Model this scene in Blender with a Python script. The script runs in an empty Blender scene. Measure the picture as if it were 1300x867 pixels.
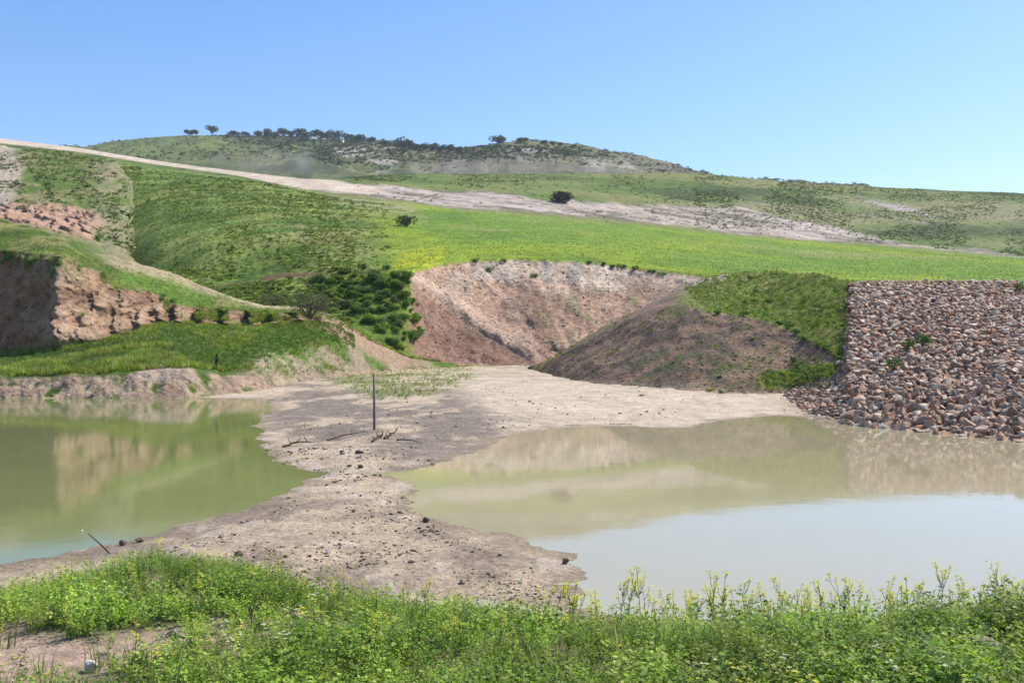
import bpy, math, random
import numpy as np
from mathutils import Vector

# ------------------------------------------------------------------ camera, sky, sun
S = bpy.context.scene
F, CX, HY, EYE = 1300.0, 650.0, 427.0, 3.0        # focal length and horizon of the photo (1300 px wide); eye 3 m over the water
cam = bpy.data.cameras.new('camera'); camo = bpy.data.objects.new('camera', cam)
S.collection.objects.link(camo); S.camera = camo
camo.location = (0, 0, EYE); camo.rotation_euler = (math.radians(90), 0, 0)
cam.sensor_width = 36; cam.lens = 36.0; cam.shift_y = -(433.5 - HY) / 1300.0
cam.clip_start = 0.1; cam.clip_end = 20000
SUN_AZ, SUN_EL = 62.0, 52.0                        # azimuth from the view axis towards the right
w = bpy.data.worlds.new('World'); S.world = w; w.use_nodes = True
nt = w.node_tree; nt.nodes.clear()
sky = nt.nodes.new('ShaderNodeTexSky'); sky.sky_type = 'NISHITA'; sky.sun_disc = False
sky.sun_elevation = math.radians(SUN_EL); sky.sun_rotation = math.radians(SUN_AZ)
sky.altitude = 100; sky.air_density = 1.0; sky.dust_density = 0.9; sky.ozone_density = 3.5
bg = nt.nodes.new('ShaderNodeBackground'); bg.inputs['Strength'].default_value = 0.125
wo = nt.nodes.new('ShaderNodeOutputWorld')
hs = nt.nodes.new('ShaderNodeHueSaturation'); hs.inputs['Saturation'].default_value = 1.22
nt.links.new(sky.outputs[0], hs.inputs['Color'])
tn_ = nt.nodes.new('ShaderNodeVectorMath'); tn_.operation = 'MULTIPLY'; tn_.inputs[1].default_value = (1.05, 1.0, 1.05)
nt.links.new(hs.outputs[0], tn_.inputs[0]); nt.links.new(tn_.outputs[0], bg.inputs['Color']); nt.links.new(bg.outputs[0], wo.inputs['Surface'])
sl = bpy.data.lights.new('sun', 'SUN'); sl.energy = 4.2; sl.angle = math.radians(0.53); sl.color = (1.0, 0.93, 0.82)
so = bpy.data.objects.new('sun', sl); S.collection.objects.link(so)
a, e = math.radians(SUN_AZ), math.radians(SUN_EL)
sd = Vector((math.cos(e) * math.sin(a), math.cos(e) * math.cos(a), math.sin(e)))
so.rotation_euler = sd.to_track_quat('Z', 'Y').to_euler(); so.location = sd * 50
S.view_settings.view_transform = 'Standard'; S.view_settings.look = 'None'
S.view_settings.exposure = 0.62; S.view_settings.gamma = 1.0

rng = np.random.default_rng(7); random.seed(7)

# ------------------------------------------------------------------ noise
def _h(ix, iy, iz, s):
    n = (ix.astype(np.int64) * 374761393 + iy.astype(np.int64) * 668265263 + iz.astype(np.int64) * 2147483647 + s * 974634777) & 0xffffffff
    n = ((n ^ (n >> 13)) * 1274126177) & 0xffffffff
    n = n ^ (n >> 16)
    return (n & 0xffffff) / float(0xffffff) * 2 - 1
def noise(x, y, s=0, z=None):
    x = np.asarray(x, float); y = np.asarray(y, float)
    ix, iy = np.floor(x), np.floor(y); fx, fy = x - ix, y - iy
    ux, uy = fx * fx * fx * (fx * (fx * 6 - 15) + 10), fy * fy * fy * (fy * (fy * 6 - 15) + 10)
    ix = ix.astype(np.int64); iy = iy.astype(np.int64)
    def lay(iz):
        a = _h(ix, iy, iz, s); b = _h(ix + 1, iy, iz, s); c = _h(ix, iy + 1, iz, s); d = _h(ix + 1, iy + 1, iz, s)
        return (a + (b - a) * ux) * (1 - uy) + (c + (d - c) * ux) * uy
    if z is None: return lay(np.zeros_like(ix))
    z = np.asarray(z, float); iz = np.floor(z); fz = z - iz; uz = fz * fz * (3 - 2 * fz); iz = iz.astype(np.int64)
    return lay(iz) * (1 - uz) + lay(iz + 1) * uz
def fbm(x, y, o=4, s=0, g=0.5, z=None):
    r = 0; am = 1; t = 0
    for k in range(o):
        r = r + am * noise(x * 2.03 ** k + 17.3 * k, y * 2.03 ** k - 9.1 * k, s + k, None if z is None else z * 2.03 ** k)
        t += am; am *= g
    return r / t
def ridged(x, y, o=4, s=0, z=None):
    r = 0; am = 1; t = 0
    for k in range(o):
        r = r + am * (1 - 2 * np.abs(noise(x * 2.1 ** k + 5.3 * k, y * 2.1 ** k + 3.1 * k, s + k, None if z is None else z * 2.1 ** k)))
        t += am; am *= 0.5
    return r / t
def sstep(a, b, x):
    t = np.clip((x - a) / (b - a), 0, 1); return t * t * (3 - 2 * t)
def lerp(a, b, t): return a + (b - a) * t
def mixc(c, c2, m): return c * (1 - m[..., None]) + np.asarray(c2, float) * m[..., None]
def sdist(x, y, P):
    """signed distance (negative inside) to polygon P"""
    P = np.asarray(P, float); d = np.full(x.shape, 1e18); ins = np.zeros(x.shape, bool); n = len(P)
    for i in range(n):
        ax, ay = P[i]; bx, by = P[(i + 1) % n]
        ex, ey = bx - ax, by - ay; L = ex * ex + ey * ey + 1e-12
        t = np.clip(((x - ax) * ex + (y - ay) * ey) / L, 0, 1)
        d = np.minimum(d, (x - ax - t * ex) ** 2 + (y - ay - t * ey) ** 2)
        c = ((ay > y) != (by > y))
        if ey != 0: ins ^= c & (x < ex * (y - ay) / ey + ax)
    d = np.sqrt(d); return np.where(ins, -d, d)

# ------------------------------------------------------------------ mesh and tagging helpers
COL = S.collection
def mk(name, V, Q, mat, col=None, parent=None, smooth=False):
    """one mesh object out of vertices V, faces Q (n x 3 or n x 4 array, or list of such)"""
    me = bpy.data.meshes.new(name)
    Qs = [np.asarray(q) for q in (Q if isinstance(Q, list) else [Q])]
    V = np.ascontiguousarray(V, np.float32)
    me.vertices.add(len(V)); me.vertices.foreach_set('co', V.ravel())
    nl = sum(q.size for q in Qs); npoly = sum(len(q) for q in Qs)
    me.loops.add(nl); me.polygons.add(npoly)
    me.loops.foreach_set('vertex_index', np.concatenate([q.ravel() for q in Qs]).astype(np.int32))
    st = []; o = 0
    for q in Qs:
        st.append(np.arange(len(q)) * q.shape[1] + o); o += q.size
    me.polygons.foreach_set('loop_start', np.concatenate(st).astype(np.int32))
    me.update(calc_edges=True)
    if smooth: me.polygons.foreach_set('use_smooth', np.ones(npoly, bool))
    if col is not None:
        col = np.asarray(col, np.float32)
        if col.ndim == 1: col = np.tile(col, (len(V), 1))
        ca = me.color_attributes.new('Col', 'FLOAT_COLOR', 'POINT')
        ca.data.foreach_set('color', np.c_[np.clip(col, 0, 1), np.ones(len(col))].astype(np.float32).ravel())
    me.materials.append(mat)
    ob = bpy.data.objects.new(name, me); COL.objects.link(ob)
    if parent is not None: ob.parent = parent
    return ob
def tag(o, label=None, cat=None, group=None, kind=None):
    if label: o['label'] = label
    if cat: o['category'] = cat
    if group: o['group'] = group
    if kind: o['kind'] = kind
    return o
def empty(name, loc, rz=0, sc=1.0):
    o = bpy.data.objects.new(name, None); COL.objects.link(o)
    o.location = loc; o.rotation_euler = (0, 0, rz); o.scale = (sc,) * 3 if np.isscalar(sc) else sc
    o.empty_display_size = 0.3
    return o
def copy_tree(o, parent=None):
    c = o.copy(); COL.objects.link(c)
    if parent is not None: c.parent = parent
    for ch in list(o.children): copy_tree(ch, c)
    return c

# ------------------------------------------------------------------ materials
def mat_surface(name, fine=6.0, amp=0.35, bump=0.05, bscale=8.0, rough=0.95, trans=0.0, spec=0.15, mid=0.8, sh=None, grit=0.0):
    """Col attribute modulated by world-scale noise, with a bump"""
    m = bpy.data.materials.new(name); m.use_nodes = True; n = m.node_tree; N = n.nodes; L = n.links; N.clear()
    out = N.new('ShaderNodeOutputMaterial'); b = N.new('ShaderNodeBsdfPrincipled')
    b.inputs['Roughness'].default_value = rough; b.inputs['Specular IOR Level'].default_value = spec
    at = N.new('ShaderNodeAttribute'); at.attribute_name = 'Col'
    tc = N.new('ShaderNodeNewGeometry')
    src = at.outputs['Color']
    if amp > 0:
        n1 = N.new('ShaderNodeTexNoise'); n1.inputs['Scale'].default_value = fine; n1.inputs['Detail'].default_value = 6; n1.inputs['Roughness'].default_value = 0.65
        n2 = N.new('ShaderNodeTexNoise'); n2.inputs['Scale'].default_value = fine * 0.13; n2.inputs['Detail'].default_value = 4
        L.new(tc.outputs['Position'], n1.inputs['Vector']); L.new(tc.outputs['Position'], n2.inputs['Vector'])
        r1 = N.new('ShaderNodeMapRange'); r1.inputs[1].default_value = 0.3; r1.inputs[2].default_value = 0.7
        r1.inputs[3].default_value = 1 - amp; r1.inputs[4].default_value = 1 + amp
        r2 = N.new('ShaderNodeMapRange'); r2.inputs[1].default_value = 0.3; r2.inputs[2].default_value = 0.7
        r2.inputs[3].default_value = 1 - amp * 0.5; r2.inputs[4].default_value = 1 + amp * 0.5
        L.new(n1.outputs['Fac'], r1.inputs[0]); L.new(n2.outputs['Fac'], r2.inputs[0])
        mu = N.new('ShaderNodeMath'); mu.operation = 'MULTIPLY'; L.new(r1.outputs[0], mu.inputs[0]); L.new(r2.outputs[0], mu.inputs[1])
        vm = N.new('ShaderNodeVectorMath'); vm.operation = 'SCALE'; L.new(src, vm.inputs[0]); L.new(mu.outputs[0], vm.inputs['Scale'])
        src = vm.outputs[0]
    L.new(src, b.inputs['Base Color'])
    if bump > 0:
        n3 = N.new('ShaderNodeTexNoise'); n3.inputs['Scale'].default_value = bscale; n3.inputs['Detail'].default_value = 8; n3.inputs['Roughness'].default_value = 0.7
        L.new(tc.outputs['Position'], n3.inputs['Vector'])
        bp = N.new('ShaderNodeBump'); bp.inputs['Strength'].default_value = 1.0; bp.inputs['Distance'].default_value = bump
        L.new(n3.outputs['Fac'], bp.inputs['Height']); L.new(bp.outputs[0], b.inputs['Normal'])
    if trans > 0:
        t = N.new('ShaderNodeBsdfTranslucent'); mx = N.new('ShaderNodeMixShader'); mx.inputs[0].default_value = trans
        vs = N.new('ShaderNodeVectorMath'); vs.operation = 'MULTIPLY'; vs.inputs[1].default_value = (1.15, 1.25, 0.6)
        L.new(src, vs.inputs[0]); L.new(vs.outputs[0], t.inputs['Color'])
        L.new(b.outputs[0], mx.inputs[1]); L.new(t.outputs[0], mx.inputs[2]); L.new(mx.outputs[0], out.inputs['Surface'])
    else: L.new(b.outputs[0], out.inputs['Surface'])
    return m
M_mud = mat_surface('dried_mud', 11, 0.38, 0.07, 11)
M_far = mat_surface('far_hillside', 0.6, 0.5, 0.6, 1.2)
M_hill = mat_surface('grassy_hillside', 2.2, 0.5, 0.16, 5)
M_soil = mat_surface('eroded_soil', 4.5, 0.34, 0.16, 5)
M_cliff = mat_surface('cliff_soil', 3.5, 0.36, 0.22, 4)
M_rock = mat_surface('riprap_stone', 9, 0.35, 0.03, 16, rough=0.85, spec=0.25)
M_leaf = mat_surface('leaf', 1, 0, 0, trans=0.45, rough=0.6, spec=0.3)
M_scrub = mat_surface('scrub_leaf', 1, 0, 0, trans=0.33, rough=0.8, spec=0.15)
M_petal = mat_surface('petal', 1, 0, 0, trans=0.4, rough=0.6)
M_bark = mat_surface('bark', 30, 0.3, 0.01, 40)
M_metal = mat_surface('weathered_steel', 12, 0.3, 0.002, 60, rough=0.6, spec=0.4)
M_paint = mat_surface('white_wall', 2, 0.08, 0.0, rough=0.8)

def mat_water(name, c, rough, bs):
    m = bpy.data.materials.new(name); m.use_nodes = True; n = m.node_tree; N = n.nodes; L = n.links
    b = N['Principled BSDF']; b.inputs['Roughness'].default_value = rough; b.inputs['IOR'].default_value = 1.33
    g = N.new('ShaderNodeNewGeometry')
    mp = N.new('ShaderNodeMapping'); mp.inputs['Scale'].default_value = (1, 1, 1); L.new(g.outputs['Position'], mp.inputs['Vector'])
    n1 = N.new('ShaderNodeTexNoise'); n1.inputs['Scale'].default_value = 0.16; n1.inputs['Detail'].default_value = 3
    L.new(mp.outputs[0], n1.inputs['Vector'])
    cr = N.new('ShaderNodeMix'); cr.data_type = 'RGBA'
    cr.inputs[6].default_value = (c[0] * 0.88, c[1] * 0.9, c[2] * 0.85, 1); cr.inputs[7].default_value = (c[0] * 1.12, c[1] * 1.1, c[2] * 1.15, 1)
    L.new(n1.outputs['Fac'], cr.inputs[0]); L.new(cr.outputs[2], b.inputs['Base Color'])
    n2 = N.new('ShaderNodeTexNoise'); n2.inputs['Scale'].default_value = bs; n2.inputs['Detail'].default_value = 3
    L.new(mp.outputs[0], n2.inputs['Vector'])
    bp = N.new('ShaderNodeBump'); bp.inputs['Strength'].default_value = 1; bp.inputs['Distance'].default_value = 0.0012
    L.new(n2.outputs['Fac'], bp.inputs['Height']); L.new(bp.outputs[0], b.inputs['Normal'])
    return m
M_wl = mat_water('green_pond_water', (0.17, 0.185, 0.07), 0.06, 1.6)
M_wr = mat_water('silty_pond_water', (0.35, 0.31, 0.185), 0.04, 1.3)

# ------------------------------------------------------------------ ground level: two ponds, mud spit, near bank
def gpt(x, y, z=0.0):                       # photo pixel on the level z -> plan position
    d = F * (EYE - z) / (y - HY); return ((x - CX) / F * d, d)
POND_L = [gpt(*p) for p in [(-900, 505), (-300, 505), (0, 504), (100, 503), (150, 504), (240, 505), (300, 506), (338, 509), (343, 517), (333, 530), (327, 547), (333, 556), (327, 566), (343, 578), (362, 590), (382, 597),
          (408, 600), (398, 605), (382, 608), (376, 618), (352, 634), (322, 646), (262, 660), (215, 668), (192, 680), (160, 687), (110, 697), (60, 706), (0, 716), (-300, 765), (-900, 850)]]
POND_R = [gpt(*p) for p in [(462, 602), (500, 598), (528, 596), (545, 589), (558, 585), (590, 576), (611, 571), (625, 563), (640, 556), (680, 548), (720, 543), (760, 541), (800, 541), (840, 543), (870, 543), (890, 538), (920, 533),
          (960, 529), (1000, 528), (1100, 540), (1200, 549), (1300, 558), (1500, 575), (2400, 640), (2600, 900), (1300, 815), (1000, 800), (860, 790), (770, 778),
          (745, 765), (738, 748), (746, 735), (738, 722), (724, 714), (728, 703), (700, 696), (676, 690), (650, 681), (621, 676), (590, 668), (555, 657), (530, 648), (521, 634), (532, 616), (505, 609)]]
BANK = np.array([(-1200, 16), (-400, 14.5), (0, 10.7), (100, 11.3), (200, 12.1), (300, 11.4), (400, 10.4), (480, 10.0), (560, 9.6), (700, 9.0), (760, 8.8), (900, 8.7), (1100, 8.7), (1300, 8.8), (2600, 8.8)], float)
def bank_edge(X, Y):
    xp = CX + F * X / np.maximum(Y, 0.5)
    return np.interp(xp, BANK[:, 0], BANK[:, 1]) + 0.35 * fbm(X * 0.8, Y * 0.3, 3, 40)
def G(X, Y, detail=True):
    sd = np.minimum(sdist(X, Y, POND_L), sdist(X, Y, POND_R))
    sd = sd + 0.22 * fbm(X * 0.7, Y * 0.7, 4, 3) * np.clip(Y / 20, 0.5, 2)
    z = np.where(sd > 0, 0.5 * (1 - np.exp(-sd * 0.11)), 0.14 * sd)
    z = np.maximum(z, -1.2)
    if detail:
        k = sstep(0, 1.2, sd)
        z = z + (0.03 * fbm(X * 1.3, Y * 1.3, 5, 11) - 0.035 * np.maximum(ridged(X * 1.1, Y * 1.1, 4, 14), 0) * sstep(-.1, .3, fbm(X * .4, Y * .4, 3, 15)) + 0.03 * fbm(X * 4, Y * 4, 4, 16, .6) + 0.07 * fbm(X * 0.35, Y * 0.35, 3, 12)) * k + 0.018 * fbm(X * 2.5, Y * 2.5, 3, 13, 0.6)
    be = bank_edge(X, Y)
    xq = CX + F * X / np.maximum(Y, 0.5); wd = np.interp(xq, [0, 400, 700, 900, 1300], [5.5, 4.6, 3.8, 3.4, 3.2])
    t = sstep(0.8, -wd, Y - be)
    zb = 0.2 + (1.02 + 0.02 * sstep(600, 900, xq) + 0.10 * sstep(900, 1300, xq)) * t + 0.05 * fbm(X * 0.9, Y * 0.9, 4, 21)
    tt = sstep(1.6, -0.6, Y - be)
    return lerp(z, np.maximum(z, zb), tt), sd, be

def cols(x0=-900, x1=2300, step=2.0, margin=60):
    a = np.arange(x0, -margin, 10.0); b = np.arange(-margin, 1300 + margin, step); c = np.arange(1300 + margin, x1, 10.0)
    return np.concatenate([a, b, c])
def grid_faces(nr, nc):
    i = np.arange(nr * nc).reshape(nr, nc)
    return np.stack([i[:-1, :-1], i[:-1, 1:], i[1:, 1:], i[1:, :-1]], -1).reshape(-1, 4)

MUD, MUDD, MUDW = (0.43, 0.34, 0.24), (0.24, 0.19, 0.145), (0.50, 0.42, 0.33)
def build_ground():
    c = cols(step=2.2); r = 2.6 * (105 / 2.6) ** (np.linspace(0, 1, 560))
    X = (c[None, :] - CX) / F * r[:, None]; Y = np.repeat(r[:, None], len(c), 1)
    Z, sd, be = G(X, Y)
    xp = CX + F * X / Y; yp = HY + F * (EYE - Z) / Y
    C = np.zeros(X.shape + (3,)); C[:] = MUD
    n1 = fbm(X * 0.5, Y * 0.35, 5, 51); n2 = fbm(X * 1.8, Y * 1.2, 5, 52); n3 = fbm(X * 0.2, Y * 0.2, 3, 53)
    C = mixc(C, MUDD, sstep(-0.12, 0.25, n1 + 0.6 * n2) * 0.8)
    C = mixc(C, MUDW, sstep(0.1, 0.45, n2 - n1 * 0.6) * 0.7)
    # grey darker belt across the spit, pale clean flat towards the far right
    belt = sstep(40, -10, sdist(xp, yp, [(400, 492), (520, 500), (640, 515), (690, 533), (600, 560), (500, 580), (420, 560), (350, 520)]))
    C = mixc(C, (0.19, 0.16, 0.13), belt * sstep(-0.35, 0.15, n1 + 0.7 * n2) * 0.8)
    pale = sstep(25, -15, sdist(xp, yp, [(560, 475), (700, 480), (960, 505), (1000, 528), (880, 545), (700, 545), (640, 530)]))
    C = mixc(C, (0.50, 0.42, 0.32), pale * 0.75)
    gp = sstep(14, -8, sdist(xp, yp, [(405, 462), (470, 456), (590, 462), (600, 478), (545, 500), (480, 502), (410, 478)])) * sstep(-0.35, 0.2, n2 + 0.5 * n1)
    C = mixc(C, (0.17, 0.20, 0.05), gp * 0.75)
    # damp rim at the waterline
    C = mixc(C, (0.155, 0.125, 0.085), sstep(0.65, 0.0, sd + 0.5 * n2) * 0.5)
    # near bank: soil between the plants
    bk = sstep(0.9, -0.6, Y - be + 0.5 * n2)
    soil = np.zeros_like(C); soil[:] = (0.35, 0.26, 0.195); soil = mixc(soil, (0.10, 0.12, 0.04), sstep(-0.3, 0.15, n2 + 0.4 * n3))
    bare = sstep(14, -14, sdist(xp, yp, BARE1)) 
    soil = mixc(soil, (0.46, 0.33, 0.25), bare)
    C = C * (1 - bk[..., None]) + soil * bk[..., None]
    ob = mk('ground', np.stack([X, Y, Z], -1).reshape(-1, 3), grid_faces(*X.shape), M_mud, C.reshape(-1, 3), smooth=True)
    tag(ob, 'pale dried mud flat and spit between the ponds, rising to the near bank', 'ground', kind='structure')
    # ground under and behind the viewer
    n = 60; gx = np.linspace(-60, 60, n); gy = np.linspace(-60, 2.7, n)
    X, Y = np.meshgrid(gx, gy); Z = 1.22 + 0.05 * fbm(X, Y, 3, 5)
    ob = mk('ground', np.stack([X, Y, Z], -1).reshape(-1, 3), grid_faces(n, n), M_mud, np.array((0.2, 0.19, 0.09)), smooth=True)
    tag(ob, 'grassy bank on which the viewer stands', 'ground', kind='structure')
BARE1 = [(-60, 800), (40, 802), (120, 812), (170, 800), (235, 798), (250, 815), (235, 835), (140, 845), (90, 870), (-60, 890)]
BARE2 = [(1225, 830), (1265, 822), (1330, 830), (1330, 850), (1250, 850), (1225, 843)]
build_ground()
for nm, X0, X1, mt, lb in (('water', -120, -3.72, M_wl, 'still green pond water on the left of the mud spit'), ('water', -3.72, 120, M_wr, 'silty khaki pond water on the right of the mud spit')):
    ny = 24; gx = np.linspace(X0, X1, ny); gy = np.linspace(3, 100, ny); X, Y = np.meshgrid(gx, gy)
    tag(mk(nm, np.stack([X, Y, X * 0], -1).reshape(-1, 3), grid_faces(ny, ny), mt), lb, 'water', kind='structure')

# ------------------------------------------------------------------ terrain sheets, each a real sloping surface with its own distance
SHEETS = {}
def sheet(name, lines, rows, shape, mat, label, x0=-900, x1=2300, step=2.0, smooth=6):
    """lines: near-to-far feature lines [(x, y, d)...] in photo pixels with a real distance d in metres"""
    c = cols(x0, x1, step) if x1 - x0 > 1500 else np.arange(x0, x1 + step, step)
    D = []; Yp = []
    for ln in lines:
        ln = np.array(ln, float)
        k = max(1, int(smooth)); ker = np.ones(2 * k + 1) / (2 * k + 1)
        yy = np.interp(c, ln[:, 0], ln[:, 1]); dd = np.interp(c, ln[:, 0], ln[:, 2])
        yy = np.convolve(np.pad(yy, k, 'edge'), ker, 'valid'); dd = np.convolve(np.pad(dd, k, 'edge'), ker, 'valid')
        Yp.append(yy); D.append(dd)
    Rx, Rd, Rz, Rt = [], [], [], []
    for i in range(len(lines) - 1):
        z0 = EYE + (HY - Yp[i]) / F * D[i]; z1 = EYE + (HY - Yp[i + 1]) / F * D[i + 1]
        ts = np.linspace(0, 1, rows[i] + 1)
        if i < len(lines) - 2: ts = ts[:-1]
        for t in ts:
            Rd.append(lerp(D[i], D[i + 1], t)); Rz.append(lerp(z0, z1, t)); Rt.append(np.full(len(c), i + t))
    d = np.array(Rd); Z = np.array(Rz); T = np.array(Rt)
    X = (c[None, :] - CX) / F * d; Y = d.copy()
    xp = np.repeat(c[None, :], len(d), 0); yp = HY - F * (Z - EYE) / Y
    dX, dY, dZ, C = shape(X, Y, Z, xp, yp, T)
    X = X + dX; Y = Y + dY; Z = Z + dZ
    ob = mk(name, np.stack([X, Y, Z], -1).reshape(-1, 3), grid_faces(*X.shape), mat, C.reshape(-1, 3), smooth=True)
    tag(ob, label, 'terrain', kind='structure')
    xq = CX + F * X / Y; yq = HY - F * (Z - EYE) / Y
    SHEETS[label] = SHEETS[name] if False else None
    SH = dict(P=np.stack([X, Y, Z], -1), xp=xq, yp=yq, T=T)
    return SH
def at(sh, x, y):                            # the point of a sheet seen at photo pixel (x, y), nearest to the viewer
    q = (sh['xp'] - x) ** 2 + (sh['yp'] - y) ** 2
    i = np.argmin(q + 0.002 * sh['P'][..., 1]); return sh['P'].reshape(-1, 3)[i].copy()
Zr = lambda X: np.zeros_like(X)

# left bank, cliff and its ridge
def sh_left(X, Y, Z, xp, yp, T):
    n1 = fbm(X * 0.4, Y * 0.4, 4, 61); n2 = fbm(X * 1.6, Y * 1.6, 4, 62)
    cl = sstep(1.9, 2.1, T) * sstep(3.15, 2.95, T)              # cliff face
    bank = sstep(1.02, 0.9, T) * sstep(0.0, 0.2, T)
    er = ridged(X * 0.55 + Z * 0.16, Y * 0.15, 5, 63, z=Z * 0.09)
    er2 = fbm(X * 0.9, Y * 0.6, 5, 64, 0.6, z=Z * 0.9)
    amt = cl * sstep(330, 230, xp) * (0.6 + 0.4 * sstep(60, 90, xp))
    dY = -(1.4 * er + 1.15 * er2) * amt - (0.12 * ridged(X * 2.2, Y * 0.2, 3, 65) + 0.25 * n2 + 0.12 * fbm(X * 5, Z * 5, 3, 69)) * bank * 0.45
    gul = cl * sstep(205, 215, xp) * sstep(440, 380, xp)
    dY = dY + gul * (0.9 * np.sin(xp * 0.21 + 2 * n1) + 0.7 * n2)
    dX = amt * 0.5 * fbm(X * 0.7, Z * 0.7, 4, 66)
    top = sstep(2.9, 3.1, T)
    dZ = 0.12 * n2 * (1 - cl) + 0.3 * n1 * top * sstep(3.0, 3.5, T) * 0.8 + 0.05 * n2 * bank
    C = np.zeros(X.shape + (3,)); C[:] = (0.075, 0.125, 0.022)
    C = mixc(C, (0.17, 0.20, 0.04), sstep(-0.1, 0.4, n1 + 0.5 * n2) * 0.8)
    strip = sstep(1.0, 1.2, T) * sstep(2.1, 1.9, T)
    C = mixc(C, (0.10, 0.20, 0.025), strip * 0.7)
    # ridge back: dry olive grass
    rb = top * sstep(-0.25, 0.3, n1 + 0.6 * n2)
    C = mixc(C, (0.27, 0.25, 0.10), rb * 0.65)
    crest = sstep(3.35, 3.75, T) * sstep(120, 150, xp)
    C = mixc(C, (0.40, 0.33, 0.20), crest * sstep(-0.5, 0.1, n2 + 0.2) * 0.85)
    gr = sstep(4, -4, sdist(xp, yp, [(150, 345), (215, 355), (270, 375), (268, 392), (215, 385), (160, 362)]))
    C = mixc(C, (0.12, 0.21, 0.03), gr * 0.8)
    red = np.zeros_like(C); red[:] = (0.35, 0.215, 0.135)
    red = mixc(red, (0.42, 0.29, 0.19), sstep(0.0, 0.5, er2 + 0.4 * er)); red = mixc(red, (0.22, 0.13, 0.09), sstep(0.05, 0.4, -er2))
    red = mixc(red, (0.37, 0.185, 0.10), sstep(85, 45, xp) * 0.7)  # shaded left face coloured redder to warm the bluish sky fill
    red = mixc(red, (0.17, 0.19, 0.07), sstep(0.05, 0.35, n1 + 0.5 * n2 + 0.3 * (T - 2.3)) * sstep(80, 110, xp) * 0.6 * sstep(250, 180, xp))
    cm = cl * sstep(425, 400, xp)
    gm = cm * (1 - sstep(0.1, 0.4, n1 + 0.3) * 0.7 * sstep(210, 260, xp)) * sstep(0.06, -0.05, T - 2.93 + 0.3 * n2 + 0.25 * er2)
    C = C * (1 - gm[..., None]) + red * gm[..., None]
    # slope below the ridge end, red-brown path going down to the flat
    pth = sstep(5, -5, sdist(xp, yp, [(395, 398), (440, 405), (480, 432), (545, 462), (500, 470), (450, 440), (400, 412)]))
    C = mixc(C, (0.40, 0.27, 0.19), pth * 0.9)
    low = sstep(12, -8, sdist(xp, yp, [(330, 452), (440, 436), (490, 448), (560, 465), (500, 500), (330, 500), (300, 478)]))
    C = mixc(C, (0.36, 0.28, 0.20), low * sstep(-0.5, 0.1, n1 + n2 * 0.5) * 0.9)
    bm = bank * sstep(-0.7, -0.3, n2 - 0.2)
    bc = np.zeros_like(C); bc[:] = (0.42, 0.315, 0.215); bc = mixc(bc, (0.33, 0.235, 0.165), sstep(-0.1, 0.3, n2)); 
    C = C * (1 - bm[..., None]) + bc * bm[..., None]
    sc = sstep(4, -4, sdist(xp, yp, [(180, 466), (215, 462), (245, 468), (255, 482), (170, 485)]))
    C = mixc(C, (0.40, 0.31, 0.23), sc)
    return dX, dY, dZ, C
XL = [-900, -300, 0, 45, 85, 130, 200, 240, 330, 380, 420, 470, 520, 600, 700]
def ln(xs, ys, ds): return list(zip(xs, ys, ds))
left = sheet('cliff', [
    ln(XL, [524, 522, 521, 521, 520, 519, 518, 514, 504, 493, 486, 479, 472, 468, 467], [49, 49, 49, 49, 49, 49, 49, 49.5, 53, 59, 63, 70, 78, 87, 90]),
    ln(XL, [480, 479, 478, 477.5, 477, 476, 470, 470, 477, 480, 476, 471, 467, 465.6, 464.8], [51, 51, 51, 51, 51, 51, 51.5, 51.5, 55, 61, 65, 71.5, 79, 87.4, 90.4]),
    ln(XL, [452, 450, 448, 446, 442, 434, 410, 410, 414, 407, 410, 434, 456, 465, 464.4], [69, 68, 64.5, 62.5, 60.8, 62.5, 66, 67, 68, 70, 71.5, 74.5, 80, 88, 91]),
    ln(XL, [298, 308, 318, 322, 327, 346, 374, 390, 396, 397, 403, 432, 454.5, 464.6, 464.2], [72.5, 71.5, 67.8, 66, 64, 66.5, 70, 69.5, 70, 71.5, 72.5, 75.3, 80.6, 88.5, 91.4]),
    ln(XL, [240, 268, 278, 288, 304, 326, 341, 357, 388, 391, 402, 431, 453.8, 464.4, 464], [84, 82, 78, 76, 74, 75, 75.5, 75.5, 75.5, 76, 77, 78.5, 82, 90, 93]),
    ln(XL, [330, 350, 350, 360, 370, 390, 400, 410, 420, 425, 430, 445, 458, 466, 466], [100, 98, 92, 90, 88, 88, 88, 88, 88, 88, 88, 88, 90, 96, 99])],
    [26, 30, 70, 34, 12], sh_left, M_cliff, 'red brown earth cliff with grassy back and cut bank left of the spit', x0=-900, x1=700, step=2.0, smooth=2)

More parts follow.
